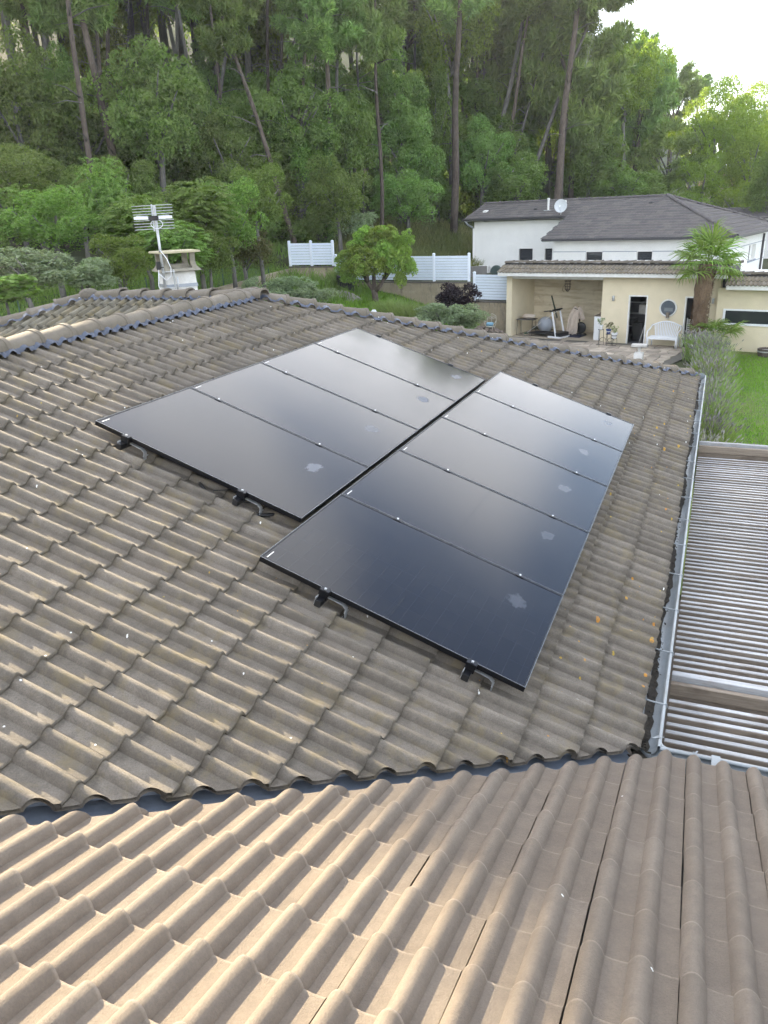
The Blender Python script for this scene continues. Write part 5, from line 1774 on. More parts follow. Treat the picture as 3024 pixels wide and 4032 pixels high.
tag(rocks('gravel', (-15.9, 29.3, -1.0), 1.15, .9, .45, 1500, .03, .07, None).build('gravel', simple('grey_gravel', (.34, .31, .28), (.22, .20, .18), 3, .95, coords='Position')), 'heap of grey-brown gravel below the garden wall', 'gravel', kind='stuff')
tag(rocks('rubble', (-9.6, 31.4, -2.62), .9, .7, .25, 260, .04, .12, None).build('rubble', simple('rubble_stone', (.26, .21, .17), (.15, .125, .105), 3, .95, coords='Position')), 'rough rubble stones by the purple shrub', 'stones', kind='stuff')
t = thing('slate_slab', 'dark slate slab leaning on the gravel heap', 'slab', (-15.9, 30.1, -.5))
MB().box((-15.9, 30.1, -.28), (.95, .06, .5), Matrix.Rotation(R(20), 3, 'Y') @ Matrix.Rotation(R(25), 3, 'X')).build('slab', MT['anth'], t)
t = thing('plastic_sack', 'white plastic sack poking up behind the hip ridge', 'sack', (-10.6, 20.9, -1.35))
sk = MB()
for r0, z0 in ((.28, 0),): pass
grid = []
for i in range(9):
    v_ = i / 8
    row = []
    for j in range(17):
        a = j / 16 * 2 * math.pi
        rr = (.36 * (1 - v_ ** 2.6) + .05) * (1 + .22 * math.sin(3 * a + 4 * v_) + .08 * math.sin(8 * a))
        row.append((-10.6 + rr * math.cos(a) + .10 * v_, 20.9 + rr * .6 * math.sin(a), -1.35 + 1.05 * v_))
    grid.append(row)
sk.sheet(grid).build('sack', simple('white_sack', (.66, .68, .70), (.58, .60, .62), 8, .5, 0, .4, 30), t, R(35))
MB().box((-9.35, 20.4, -1.1), (.26, .2, .42), Matrix.Rotation(R(25), 3, 'Y')).build('sack_flap', bpy.data.materials['white_sack'], t)

# ================================================================== vegetation
def quads_from(C_, D_, S_, ln, wd):
    """leaf diamonds: centres C_, long axis D_, side axis S_ (unit), half length ln, half width wd."""
    n_ = len(C_)
    ln, wd = np.broadcast_to(ln, (n_,))[:, None], np.broadcast_to(wd, (n_,))[:, None]
    V = np.stack([C_ - D_ * ln, C_ + S_ * wd, C_ + D_ * ln, C_ - S_ * wd], 1).reshape(-1, 3)
    F = np.arange(n_ * 4).reshape(-1, 4)
    return V, F


def unit(a): return a / np.maximum(np.linalg.norm(a, axis=1, keepdims=True), 1e-9)


def rdirs(n_, r=rng): return unit(r.normal(size=(n_, 3)))


def crown_mesh(name, mat, n_leaf, blobs, l0, l1, seed, flat=.5, aspect=.55, hang=0.0):
    """crown filling the unit ball (scaled per tree): sub-clumps with leaves over their shells."""
    r = np.random.default_rng(seed)
    d = rdirs(blobs, r)
    d[:, 2] = d[:, 2] * .9 + .1
    cen = d * (r.uniform(.30, .86, (blobs, 1)))
    rad = r.uniform(.15, .34, blobs)
    which = r.choice(blobs, n_leaf, p=rad ** 2 / np.sum(rad ** 2))
    dd = rdirs(n_leaf, r)
    dd[:, 2] = np.abs(dd[:, 2]) * np.where(r.random(n_leaf) < .82, 1, -1)
    rr = rad[which][:, None] * r.uniform(.55, 1.08, (n_leaf, 1)) ** .6
    C_ = cen[which] + dd * rr
    nrm = unit(dd * flat + rdirs(n_leaf, r) * .8)
    D_ = unit(np.cross(nrm, rdirs(n_leaf, r)) + np.array([0, 0, -hang]))
    S_ = unit(np.cross(nrm, D_))
    ln = r.uniform(l0, l1, n_leaf)
    V, F = quads_from(C_, D_, S_, ln, ln * aspect)
    return np_mesh(name, V, F, mat)


def frond_mesh(name, mat, n_fr, seed, pairs=8):
    """bush of arching pinnate leaves in the unit ball."""
    r = np.random.default_rng(seed)
    base = rdirs(n_fr, r) * r.uniform(.15, .85, (n_fr, 1))
    base[:, 2] *= .9
    az = np.arctan2(base[:, 1], base[:, 0]) + r.normal(0, .6, n_fr)
    out_ = np.stack([np.cos(az), np.sin(az), r.uniform(.0, 1.0, n_fr)], 1)
    out_ = unit(out_)
    L_ = r.uniform(.22, .40, n_fr)
    side = unit(np.cross(out_, np.array([0, 0, 1.0])))
    Cs, Ds, Ss, Ls = [], [], [], []
    for k in range(pairs):
        u_ = (k + .7) / pairs
        p = base + out_ * (L_ * u_)[:, None] + np.array([0, 0, -1]) * (L_ * .45 * u_ ** 2)[:, None]
        tang = unit(out_ + np.array([0, 0, -1.1 * u_]))
        ll = L_ * .17 * (1 - .55 * abs(u_ - .4))
        for sg in (-1, 1):
            dl = unit(side * sg + tang * .55 + np.array([0, 0, -.35]) + r.normal(0, .12, (n_fr, 3)))
            Cs.append(p + dl * ll[:, None]); Ds.append(dl)
            Ss.append(unit(np.cross(dl, np.cross(tang, side))))
            Ls.append(ll)
    C_, D_, S_, ln = np.concatenate(Cs), np.concatenate(Ds), np.concatenate(Ss), np.concatenate(Ls)
    V, F = quads_from(C_, D_, S_, ln, ln * .36)
    return np_mesh(name, V, F, mat)


def pine_mesh(name, mat, n_tuft, seed, blades=9, ln=.085, cone=True):
    """pine crown in the unit ball: whorled branches carrying tufts of needles."""
    r = np.random.default_rng(seed)
    nb = 46
    zb = r.uniform(-.95, .95, nb)
    azb = r.uniform(0, 2 * np.pi, nb)
    reach = np.clip((1.0 - np.clip(zb, -.2, 1)) ** .6 * .95, .15, 1) * np.where(zb < -.2, .55 + .5 * (zb + 1), 1)
    w_ = r.choice(nb, n_tuft, p=reach / reach.sum())
    u_ = r.uniform(.25, 1.0, n_tuft) ** .7
    dirb = np.stack([np.cos(azb), np.sin(azb), np.full(nb, .12)], 1)
    P = dirb[w_] * (reach[w_] * u_)[:, None] + np.stack([np.zeros(n_tuft), np.zeros(n_tuft), zb[w_] * .88 + .10 * u_ ** 2], 1)
    P += r.normal(0, .055, (n_tuft, 3)) * np.array([1, 1, .55])
    ax_ = unit(dirb[w_] * .6 + np.array([0, 0, .9]) + r.normal(0, .25, (n_tuft, 3)))
    Cs, Ds, Ss = [], [], []
    for k in range(blades):
        d = unit(ax_ * .55 + rdirs(n_tuft, r))
        Cs.append(P + d * ln * .8); Ds.append(d)
        Ss.append(unit(np.cross(d, rdirs(n_tuft, r))))
    C_, D_, S_ = map(np.concatenate, (Cs, Ds, Ss))
    V, F = quads_from(C_, D_, S_, np.full(len(C_), ln) * r.uniform(.7, 1.1, len(C_)), ln * .13)
    # branches inside
    return np_mesh(name, V, F, mat)


OAK = [crown_mesh('oak_crown', MT['leaf_oak'], 15000, 40, .020, .036, 100 + k, .6) for k in range(5)]
LIGHT = [crown_mesh('robinia_crown', MT['leaf_light'], 12000, 34, .018, .032, 200 + k, .5, .5, .4) for k in range(3)]
FROND = [frond_mesh('ailanthus_crown', MT['leaf_frond'], 900, 300 + k) for k in range(3)]
GREY = [crown_mesh('grey_crown', MT['leaf_grey'], 6500, 40, .040, .065, 400 + k, .5, .40) for k in range(2)]
BIG = [crown_mesh('hazel_crown', MT['leaf_frond'], 1500, 24, .08, .13, 450, .8, .75)]
BROWN = [crown_mesh('dry_crown', MT['leaf_brown'], 5200, 36, .028, .05, 460, .5)]
OLIVE = [crown_mesh('olive_crown', MT['leaf_olive'], 2600, 20, .055, .090, 500, .6, .5)]
PURPLE = [crown_mesh('purple_crown', MT['leaf_purple'], 5200, 34, .038, .06, 520, .6, .55)]
PINE = [pine_mesh('pine_crown', MT['leaf_pine'], 2000, 600 + k) for k in range(4)]
PSHRUB = [pine_mesh('young_pine_crown', MT['leaf_pine'], 1100, 640)]
MIDG = [crown_mesh('mid_green_crown', MT['leaf_frond'], 12000, 36, .020, .036, 700, .5)]
KIND = {'mid': MIDG, 'oak': OAK, 'light': LIGHT, 'frond': FROND, 'grey': GREY, 'big': BIG, 'brown': BROWN, 'pineshrub': PSHRUB}


def where(x, y):
    az = math.degrees(math.atan2(x - CAM.x, y - CAM.y))
    for lim, txt in ((-44, 'at the far left'), (-38, 'left of the aerial'), (-33, 'above the chimney'), (-27, 'above the short white fence'), (-20, 'above the bushy tree'), (-13, 'above the left end of the white house'), (-5, 'above the right half of the white house')):
        if az < lim: return txt
    return 'at the far right'


def tree(name, label, cat, x, y, z, rx, rz, meshes, seed, group=None, bark='bark_grey', trunk_r=None):
    """crown centred at (x,y,z); trunk from the terrain up into the crown with a few limbs."""
    rs = random.Random(seed)
    gz_ = H(x, y)
    t = thing(name, label, cat, (x, y, gz_), rs.uniform(0, 6.28), group)
    me = meshes[seed % len(meshes)]
    h_ = z - gz_
    c_ = link('crown', me, t, Matrix.Translation((0, 0, h_)) @ Matrix.Diagonal((rx, rx * rs.uniform(.85, 1.1), rz, 1)), True)
    tr = trunk_r or max(.05, .055 * rx)
    mb = MB()
    if h_ > .3:
        top = Vector((rs.uniform(-.2, .2) * rx, rs.uniform(-.2, .2) * rx, h_ + rz * .25))
        mb.tube([(0, 0, -.3), (rs.uniform(-.1, .1), rs.uniform(-.1, .1), h_ * .5), tuple(top)], [tr * 1.3, tr, tr * .45], 7)
        for k in range(5):
            a = rs.uniform(0, 6.28)
            z0 = h_ - rz * rs.uniform(.2, .7)
            mb.tube([(0, 0, z0), (math.cos(a) * rx * .35, math.sin(a) * rx * .35, z0 + rz * .45), (math.cos(a) * rx * .62, math.sin(a) * rx * .62, z0 + rz * .75)], [tr * .55, tr * .35, tr * .12], 5)
        mb.build('trunk', MT[bark], t, True, True)
    return t


PINES=[
 (-25.82,25.66,4.66, 0.016,0.007, 0.29,'p'),
 (-27.08,28.55,7.24, -0.088,-0.038, 0.43,'p'),
 (-29.09,31.00,9.53, 0.069,0.030, 0.25,'p'),
 (-30.39,28.17,9.69, -0.006,-0.003, 0.31,'p'),
 (-31.88,35.21,11.25, 0.157,0.068, 0.28,'p'),
 (-31.37,38.36,12.64, 0.101,0.044, 0.25,'p'),
 (-28.24,36.41,10.39, 0.080,0.035, 0.28,'d'),
 (-27.65,36.60,10.24, -0.088,-0.038, 0.25,'d'),
 (-26.01,36.82,9.08, -0.015,-0.007, 0.19,'p'),
 (-21.81,33.90,6.21, -0.235,-0.102, 0.28,'p'),
 (-27.24,39.15,10.31, 0.269,0.116, 0.25,'d'),
 (-24.70,39.83,9.33, 0.078,0.034, 0.25,'p'),
 (-25.14,42.15,9.74, 0.099,0.043, 0.23,'p'),
 (-25.41,44.52,10.08, 0.081,0.035, 0.24,'d'),
 (-21.35,36.67,6.75, 0.163,0.071, 0.28,'p'),
 (-19.82,37.12,6.25, 0.068,0.029, 0.37,'ivy'),
 (-22.05,43.10,8.83, 0.108,0.047, 0.27,'d'),
 (-17.80,39.42,4.12, -0.000,-0.000, 0.24,'p'),
 (-16.07,47.18,1.35, 0.030,0.013, 0.51,'big'),
 (-16.98,55.72,8.60, 0.007,0.003, 0.27,'p'),
 (-16.94,57.05,8.95, 0.016,0.007, 0.24,'d'),
 (-15.04,55.28,8.34, 0.207,0.090, 0.39,'d'),
 (-14.27,53.39,5.87, 0.153,0.066, 0.30,'p'),
 (-14.08,54.59,5.74, 0.287,0.124, 0.21,'d'),
 (-12.68,53.36,4.19, 0.359,0.155, 0.30,'d'),
 (-10.55,52.69,3.20, 0.066,0.029, 0.51,'p'),
 (-10.51,53.84,3.12, 0.041,0.018, 0.35,'p'),
 (-6.82,64.64,5.51, 0.024,0.011, 0.30,'p'),
 (-37.46,36.44,11.58, 0.120,0.052, 0.27,'d'),
 (-36.79,42.97,12.50, 0.192,0.083, 0.20,'d'),
 (-22.34,47.26,7.91, 0.006,0.003, 0.20,'d'),
 (-20.67,53.34,9.49, -0.010,-0.004, 0.25,'d'),
 (-26.19,48.76,9.83, 0.053,0.023, 0.19,'d'),
 (-30.64,47.59,11.61, 0.131,0.057, 0.19,'d'),
 (-36.12,46.00,13.43, 0.186,0.080, 0.17,'d'),
 (-38.79,35.23,12.83, 0.058,0.025, 0.26,'d'),
]
BLOBS=[
 (-29.0,25.3,7.1, 2.24,2.92,'oak'),
 (-25.0,29.4,7.1, 2.61,2.97,'oak'),
 (-30.2,30.2,5.9, 1.93,2.57,'oak'),
 (-25.7,34.9,7.1, 2.03,2.57,'oak'),
 (-23.4,32.9,5.4, 2.06,2.19,'oak'),
 (-21.2,36.7,5.4, 1.51,2.05,'light'),
 (-25.8,41.2,8.2, 2.28,2.43,'oak'),
 (-19.6,39.6,6.4, 1.99,2.84,'oak'),
 (-18.1,34.4,3.5, 1.67,1.80,'oak'),
 (-22.0,36.0,3.0, 2.22,1.80,'oak'),
 (-19.5,46.5,8.8, 2.06,2.85,'oak'),
 (-18.2,44.6,5.8, 2.02,2.79,'oak'),
 (-17.2,41.7,3.3, 2.08,1.78,'oak'),
 (-18.5,51.3,7.9, 1.54,3.43,'oak'),
 (-14.8,49.5,5.5, 1.98,2.48,'oak'),
 (-12.6,49.7,3.8, 2.48,1.82,'oak'),
 (-18.3,49.6,3.8, 1.54,2.06,'oak'),
 (-8.9,56.6,5.2, 2.14,3.03,'oak'),
 (-6.7,56.8,3.5, 2.50,1.78,'oak'),
 (-4.7,56.1,2.5, 2.10,1.22,'oak'),
 (-34.1,33.2,8.8, 1.66,2.50,'oak'),
 (-22.7,34.1,4.9, 1.58,1.58,'oak'),
 (-24.6,25.9,4.0, 1.80,1.57,'oak'),
 (-23.8,19.3,4.3, 1.57,1.20,'oak'),
 (-24.0,22.5,3.6, 1.43,1.23,'oak'),
 (-19.2,16.0,2.8, 1.50,0.87,'frond'),
 (-19.2,18.6,3.4, 0.94,1.46,'frond'),
 (-17.3,17.9,2.6, 1.24,1.07,'frond'),
 (-17.0,20.6,3.1, 1.34,1.07,'frond'),
 (-17.1,22.7,2.6, 1.34,1.24,'frond'),
 (-15.6,17.2,2.0, 1.11,0.79,'frond'),
 (-15.6,14.8,1.7, 0.94,0.65,'frond'),
 (-21.3,16.4,3.1, 1.24,0.99,'frond'),
 (-17.3,25.2,3.3, 1.33,1.13,'frond'),
 (-16.4,12.1,1.7, 1.25,0.66,'grey'),
 (-15.8,13.4,1.5, 1.04,0.55,'grey'),
 (-14.3,9.4,1.5, 0.79,0.34,'big'),
 (-16.4,20.2,1.6, 1.07,0.98,'oak'),
 (-17.6,24.4,1.7, 1.23,1.23,'brown'),
 (-18.0,26.4,1.2, 0.65,0.76,'oak'),
 (-21.6,35.6,1.7, 1.66,1.25,'oak'),
 (-17.6,35.2,2.2, 1.19,0.79,'grey'),
 (-20.6,36.8,2.2, 1.54,1.12,'oak'),
 (-0.9,64.1,6.5, 2.82,3.76,'light'),
 (1.4,60.9,4.9, 2.14,3.03,'light'),
 (-1.7,60.2,3.7, 2.00,2.18,'light'),
 (2.3,51.1,2.9, 1.37,2.13,'oak'),
 (-4.2,62.2,5.3, 2.45,2.45,'pineshrub'),
 (0.7,57.2,2.3, 2.06,1.37,'light'),
 (-2.5,58.0,1.9, 1.96,1.07,'light'),
 (4.0,69.7,6.5, 2.97,3.96,'light'),
 (-8.1,71.9,7.4, 2.18,4.36,'light'),
 (-14.5,71.3,7.0, 3.37,4.94,'light'),
 (-19.4,70.0,8.9, 3.59,4.94,'light'),
 (-0.9,75.6,8.7, 2.83,3.05,'light'),
 (1.4,73.8,7.7, 2.75,3.17,'light'),
 (-3.1,72.4,6.3, 2.36,3.00,'light'),
 (3.0,68.7,5.1, 2.38,3.17,'light'),
 (0.6,70.9,4.3, 2.50,2.50,'light'),
]
CROWNS=[
 (-10.2,56.3,11.4, 3.43,5.66),
 (-14.7,59.2,11.8, 3.14,5.91),
 (-18.8,58.7,14.6, 3.88,3.88),
 (-9.1,68.2,10.6, 3.07,5.12),
 (-6.9,66.3,9.5, 2.97,4.55),
 (-5.7,85.0,11.1, 2.72,3.96),
 (-7.2,88.5,12.4, 2.32,4.12),
 (-4.0,95.1,13.8, 1.62,1.62),
 (-21.7,59.8,14.7, 3.25,3.45),
 (-21.9,54.9,14.5, 2.67,2.67),
 (-18.4,66.4,15.9, 3.07,4.50),
 (-14.7,69.8,14.6, 2.96,5.49),
 (-22.2,50.2,14.6, 2.64,1.98),
 (-9.8,61.7,7.0, 2.11,2.87),
]


HAND = {25: 'rounded leafy sapling left of the aerial, low behind the ridge', 26: 'tall upright feathery sapling at left under the leaning pine', 27: 'feathery sapling directly behind the left side of the aerial', 28: 'feathery sapling just right of the aerial top', 29: 'rounded leafy sapling between the aerial and the short white fence', 30: 'low feathery sapling directly behind the chimney', 31: 'small rounded sapling left of the chimney canopy', 32: 'feathery sapling at the left image edge', 33: 'rounded leafy sapling above the short white fence',
        0: 'large dark oak filling the far left edge of the wood', 1: 'sunlit rounded oak in the middle of the left wood', 5: 'small yellow-green tree below the ivy-covered trunk',
        44: 'bright green robinia at the far right behind the white house', 47: 'dark holm oak at the right image edge behind the white house', 48: 'bushy young pine left of the bright robinias'}
SHARE = {'oak': ('dense dark green oak in the shaded undergrowth of the wood', 'oaks in the undergrowth'),
         'light': ('bright yellow-green robinia lit from behind at the wood edge', 'robinias at the wood edge'),
         'frond': ('feathery green sumac sapling with long compound leaves behind the roof ridge', 'feathery saplings behind the ridge'),
         'grey': ('grey-green willowy shrub at the edge of the wood', 'grey-green shrubs at the wood edge'),
         'big': ('broad-leaved hazel bush at the left end of the ridge', None),
         'brown': ('half-withered brownish shrub to the right of the chimney', None)}
NAMES = {'oak': 'oak_tree', 'light': 'robinia_tree', 'frond': 'sumac_sapling', 'grey': 'willow_shrub', 'big': 'hazel_bush', 'brown': 'withered_shrub', 'pineshrub': 'young_pine'}
CATS = {'oak': 'tree', 'light': 'tree', 'frond': 'sapling', 'grey': 'shrub', 'big': 'bush', 'brown': 'shrub', 'pineshrub': 'pine'}
for i, (x, y, z, rx, rz_, k) in enumerate(BLOBS):
    lab, grp = (HAND[i], None) if i in HAND else SHARE[k]
    if i not in HAND and k in ('oak', 'light'): lab = lab.replace(' of the wood', '').replace(' at the wood edge', '') + ' ' + where(x, y)
    tree(NAMES[k], lab, CATS[k], x, y, z, rx * 1.12, rz_ * (1.12 if k != 'frond' else 1.3), KIND['mid' if i in (5, 6, 13, 21, 25, 29, 31, 33) else k], i, grp)

# deep wood: trees further up the slope, between and behind the trunks
rb_ = random.Random(5)
for i in range(124):
    az = R(-57 + (i % 64) * .80) if i < 64 else R(-58 + ((i - 64) % 30) * 1.0)
    d = rb_.uniform(58, 80)
    x, y = CAM.x + math.sin(az) * d, CAM.y + math.cos(az) * d
    z = CAM.z + d * math.tan(R(((5.0, 12.0)[i % 2] if i < 64 else 15.5) + rb_.uniform(-2.5, 2.5) - (0 if az < R(-14) else 5)))
    tree('robinia_tree' if i % 2 else 'oak_tree', 'pale tree deep in the wood, ' + where(x, y), 'tree', x, y, z, rb_.uniform(2.8, 3.8) + (1.4 if i > 63 else 0), rb_.uniform(3.2, 5.0) + (.8 if i > 63 else 0), LIGHT if i % 2 else OAK, i, 'trees deep in the wood')
# more undergrowth between the trunks
for i in range(30):
    az = R(-54 + i * 1.35)
    d = rb_.uniform(43, 49) if az < R(-26) else rb_.uniform(58, 64)
    x, y = CAM.x + math.sin(az) * d, CAM.y + math.cos(az) * d
    z = CAM.z + d * math.tan(R((.5, 4.5)[i % 2] + rb_.uniform(-1.5, 1.5) - max(0, math.degrees(az) + 22) * .12))
    tree('oak_tree', 'dense dark green oak in the shaded undergrowth ' + where(x, y), 'tree', x, y, z, rb_.uniform(2.2, 3.0), rb_.uniform(2.2, 3.0), OAK, i, 'oaks in the undergrowth')
# the wood continues to the left of the view
for i in range(16):
    az = R(-66 - i * 3.4)
    d = rb_.uniform(30, 48)
    x, y = CAM.x + math.sin(az) * d, CAM.y + math.cos(az) * d
    tree('oak_tree', 'oak of the wood beyond the left side of the roof', 'tree', x, y, H(x, y) + rb_.uniform(2.5, 5.0), rb_.uniform(2.2, 3.2), rb_.uniform(2.4, 3.4), OAK, i, 'oaks left of the roof')

# ---- pines
PLAB = {0: 'slender leaning pine trunk, lowest reaching at far left', 1: 'thick double-barked pine leaning left near the left edge', 9: 'strongly slanting bare pine trunk crossing the left wood', 14: 'pale straight pine trunk left of the ivy-clad one',
        15: 'pine trunk wrapped in ivy', 17: 'thin straight pine above the long white fence', 18: 'tall bare pine standing alone left of the white house', 25: 'stout pine behind the white house vent pipe', 24: 'dark crooked pine slanting behind the white house',
        27: 'slim pine to the right of the tall crowns'}


def pine(i, x, y, z, lx, ly, dia, kind):
    rs = random.Random(900 + i)
    gz_ = H(x, y)
    far = math.hypot(x - CAM.x, y - CAM.y)
    hgt = CAM.z + far * math.tan(R({27: 9.0}.get(i) or (rs.uniform(14.3, 16.0) if x > -24 else rs.uniform(16.5, 19.5)))) - gz_
    t = thing('pine_tree', PLAB.get(i, 'slim dark pine trunk in the wood ' + where(x, y)), 'pine', (x - lx * (z - gz_), y - ly * (z - gz_), gz_), 0, None if i in PLAB else 'slim pines in the wood')
    ln = [(0, 0, -.3)]
    n_ = 9
    for k in range(1, n_ + 1):
        h_ = hgt * k / n_
        wob = .10 * math.sin(k * 1.3 + i)
        ln.append((lx * h_ + wob, ly * h_ + .08 * math.cos(k * 1.7 + i), h_))
    rad = [dia * .43 * (1.18 - .72 * (k / n_) ** 1.2) for k in range(n_ + 1)]
    MB().tube(ln, rad, 9).build('trunk', MT['bark' if kind in ('p', 'big', 'ivy') else 'bark_grey'], t, True, True)
    for k in range(9):
        br = MB()
        h_ = hgt * rs.uniform(.30, .92)
        a, l_ = rs.uniform(0, 6.28), rs.uniform(.5, 2.2)
        b0 = Vector((lx * h_, ly * h_, h_))
        e_ = b0 + Vector((math.cos(a) * l_, math.sin(a) * l_, rs.uniform(-.2, .6)))
        br.tube([b0, (b0 + e_) / 2 + Vector((0, 0, .12)), e_], [.035, .022, .008], 4)
        br.build('branch', MT['bark_grey'], t, True, True)
    cr_ = rs.uniform(1.9, 2.6)
    ch_ = rs.uniform(2.6, 3.8)
    hc = hgt - ch_ * .75
    link('crown', PINE[i % 4], t, Matrix.Translation((lx * hc, ly * hc, hc)) @ Matrix.Rotation(rs.uniform(0, 6), 4, 'Z') @ Matrix.Diagonal((cr_, cr_, ch_, 1)), True)
    if kind == 'ivy':
        r = np.random.default_rng(3)
        n2 = 3400
        h_ = r.uniform(0, 1, n2) ** .9 * (hgt * .52)
        a = r.uniform(0, 6.283, n2)
        rr = dia / 2 + r.uniform(0, .22, n2) * np.clip(1.2 - h_ / (hgt * .52), .3, 1)
        C_ = np.stack([lx * h_ + rr * np.cos(a), ly * h_ + rr * np.sin(a), h_], 1)
        nr = unit(np.stack([np.cos(a), np.sin(a), np.full(n2, .4)], 1) + r.normal(0, .4, (n2, 3)))
        D_ = unit(np.cross(nr, rdirs(n2, r)))
        V, F = quads_from(C_, D_, unit(np.cross(nr, D_)), r.uniform(.06, .11, n2), r.uniform(.05, .09, n2))
        link('ivy', np_mesh('ivy', V, F, MT['leaf_ivy']), t, None, True)


for i, row in enumerate(PINES): pine(i, *row)
CLAB = ['tall full-crowned pine above the white house satellite dish', 'broad pine left of the tallest crown', 'pine crown at the top centre of the wood', 'pine right of the tall crowns against the sky', 'dark dense pine right of the tall crowns', 'far pine on the skyline left of the round one', 'far narrow pine on the skyline', 'small round pine top on the skyline', 'pine crown overhanging the tall bare trunk', 'pine crown left of the tall bare trunk', 'pine behind the broad crowns', 'high pine crown touching the sky', 'pine crown above the long fence', 'low dense pine below the tall crowns']
for i, (x, y, z, rx, rz_) in enumerate(CROWNS):
    t = tree('pine_tree', CLAB[i], 'pine', x, y, z, rx * 1.05, rz_ * 1.05, PINE, i, None, 'bark', .17)

# tall pines of the wood left of the view, between the roof and the low sun
rp = random.Random(21)
for i in range(15):
    off, d = -.2 + i * .52 + rp.uniform(-.3, .3), rp.uniform(37, 47)
    x, y = -.883 * d + .469 * off, .469 * d + .883 * off
    tree('pine_tree', 'tall full-crowned pine of the wood left of the roof', 'pine', x, y, .8 + d * math.tan(SUN_EL) + rp.uniform(-3.6, 3.6), rp.uniform(1.5, 2.1), rp.uniform(2.4, 3.2), PINE, i, 'tall pines left of the roof', 'bark', .16)

# ---- bent white birch stem
t = thing('birch_stem', 'thin pale bent birch stem behind the white house', 'birch', (-14.4, 51.6, H(-14.4, 51.6)))
MB().tube([(-14.4, 51.6, H(-14.4, 51.6) - .2), (-14.2, 51.7, 3.3), (-13.6, 51.8, 4.6), (-12.7, 51.9, 5.7)], [.07, .06, .05, .03], 6).build('stem', MT['white_paint'], t, True)
t = tag(t, None, None)

# ---- garden trees and shrubs
ol = thing('bushy_tree', 'rounded light green bushy tree with twisted trunk before the fence', 'tree', (-14.15, 29.6, H(-14.15, 29.6)))
gz_ = H(-14.15, 29.6)
tb = MB()
tb.tube([(0, 0, -.2), (-.05, 0, .35), (-.10, .02, .6)], [.17, .15, .14], 8)
limbs = [((-.10, .02, .55), (-.45, .05, 1.0), (-.80, .1, 1.55), (-1.0, .1, 2.1)), ((-.05, .02, .5), (.30, -.05, .85), (.50, 0, 1.25), (.55, .1, 2.2)), ((-.08, 0, .55), (-.15, .2, 1.2), (-.05, .3, 2.2), (0, .3, 2.6)), ((.45, 0, 1.1), (.9, -.1, 1.6), (1.2, -.1, 2.2)), ((-.4, 0, .95), (-.3, -.25, 1.5), (-.45, -.3, 2.1))]
for lm in limbs: tb.tube(lm, [.11 - .025 * k for k in range(len(lm))], 7)
tb.build('trunk', MT['bark'], ol, True, True)
ro = random.Random(4)
lobes = [(-.55, 0, 2.1, 1.0, .95), (.55, .1, 2.2, .85, .95), (1.35, .0, 2.0, .62, .95), (-1.25, .1, 1.7, .62, .55), (.1, .2, 2.75, .62, .5), (-.55, -.2, 2.85, .5, .45), (1.25, -.1, 1.15, .42, .5), (-1.35, 0, 1.2, .45, .42), (.3, -.5, 1.7, .6, .6), (-.4, -.6, 1.6, .55, .5), (1.5, .1, 2.75, .38, .36), (-1.0, .1, 2.45, .5, .45), (.75, .0, 2.95, .42, .36), (1.75, 0, 1.6, .35, .4), (-1.65, .1, 1.65, .38, .35)]
for k, (x, y, z, a, c_) in enumerate(lobes):
    link('crown', OLIVE[0], ol, Matrix.Translation((x + ro.uniform(-.05, .05), y, z)) @ Matrix.Rotation(k * 1.1, 4, 'Z') @ Matrix.Diagonal((a * 1.2, a * 1.2, c_ * 1.2, 1)), True)
tree('purple_shrub', 'dark purple-leaved shrub in front of the low white fence', 'shrub', -10.05, 28.9, -.95, 1.02, .98, PURPLE, 0, None)
sh = [('grey-green sage-like shrub behind the hip ridge, right of the sack', -9.6, 25.4, -1.05, 1.25, .62), ('grey-green shrub below the purple shrub', -8.7, 25.9, -1.25, .95, .55), ('silvery shrub in front of the sloping wall', -15.3, 23.6, .12, 1.1, .62), ('lower silvery shrub at the apex of the roof', -14.2, 23.2, -.18, 1.1, .55), ('pale wispy shrub at the left end of the sloping wall', -16.4, 22.6, .22, .62, .55)]
for i, (lab, x, y, z, rx, rz_) in enumerate(sh): tree('sage_shrub', lab, 'shrub', x, y, z, rx, rz_, GREY, i)


# ---- blade plants: lavender, grass tufts, lawn
def blades(n_, base, spread, h0, h1, lean, wd, seed, tip=None):
    r = np.random.default_rng(seed)
    B = base(n_, r)
    a = r.uniform(0, 6.283, n_)
    le = r.uniform(.1, 1, n_) * lean
    h_ = r.uniform(h0, h1, n_)
    out_ = np.stack([np.cos(a), np.sin(a), np.zeros(n_)], 1)
    T1 = B + out_ * (le * h_ * .45)[:, None] + np.array([0, 0, 1]) * (h_ * .6)[:, None]
    T2 = B + out_ * (le * h_)[:, None] + np.array([0, 0, 1]) * h_[:, None]
    S_ = np.stack([-np.sin(a + 1.2), np.cos(a + 1.2), np.zeros(n_)], 1) * wd
    V = np.stack([B - S_, B + S_, T1 + S_ * .8, T1 - S_ * .8, T2 + S_ * .3, T2 - S_ * .3], 1).reshape(-1, 3)
    k = np.arange(n_)[:, None] * 6
    F = np.concatenate([k + np.array([[0, 1, 2, 3]]), k + np.array([[3, 2, 4, 5]])])
    return V, F, T2, unit(T2 - T1)


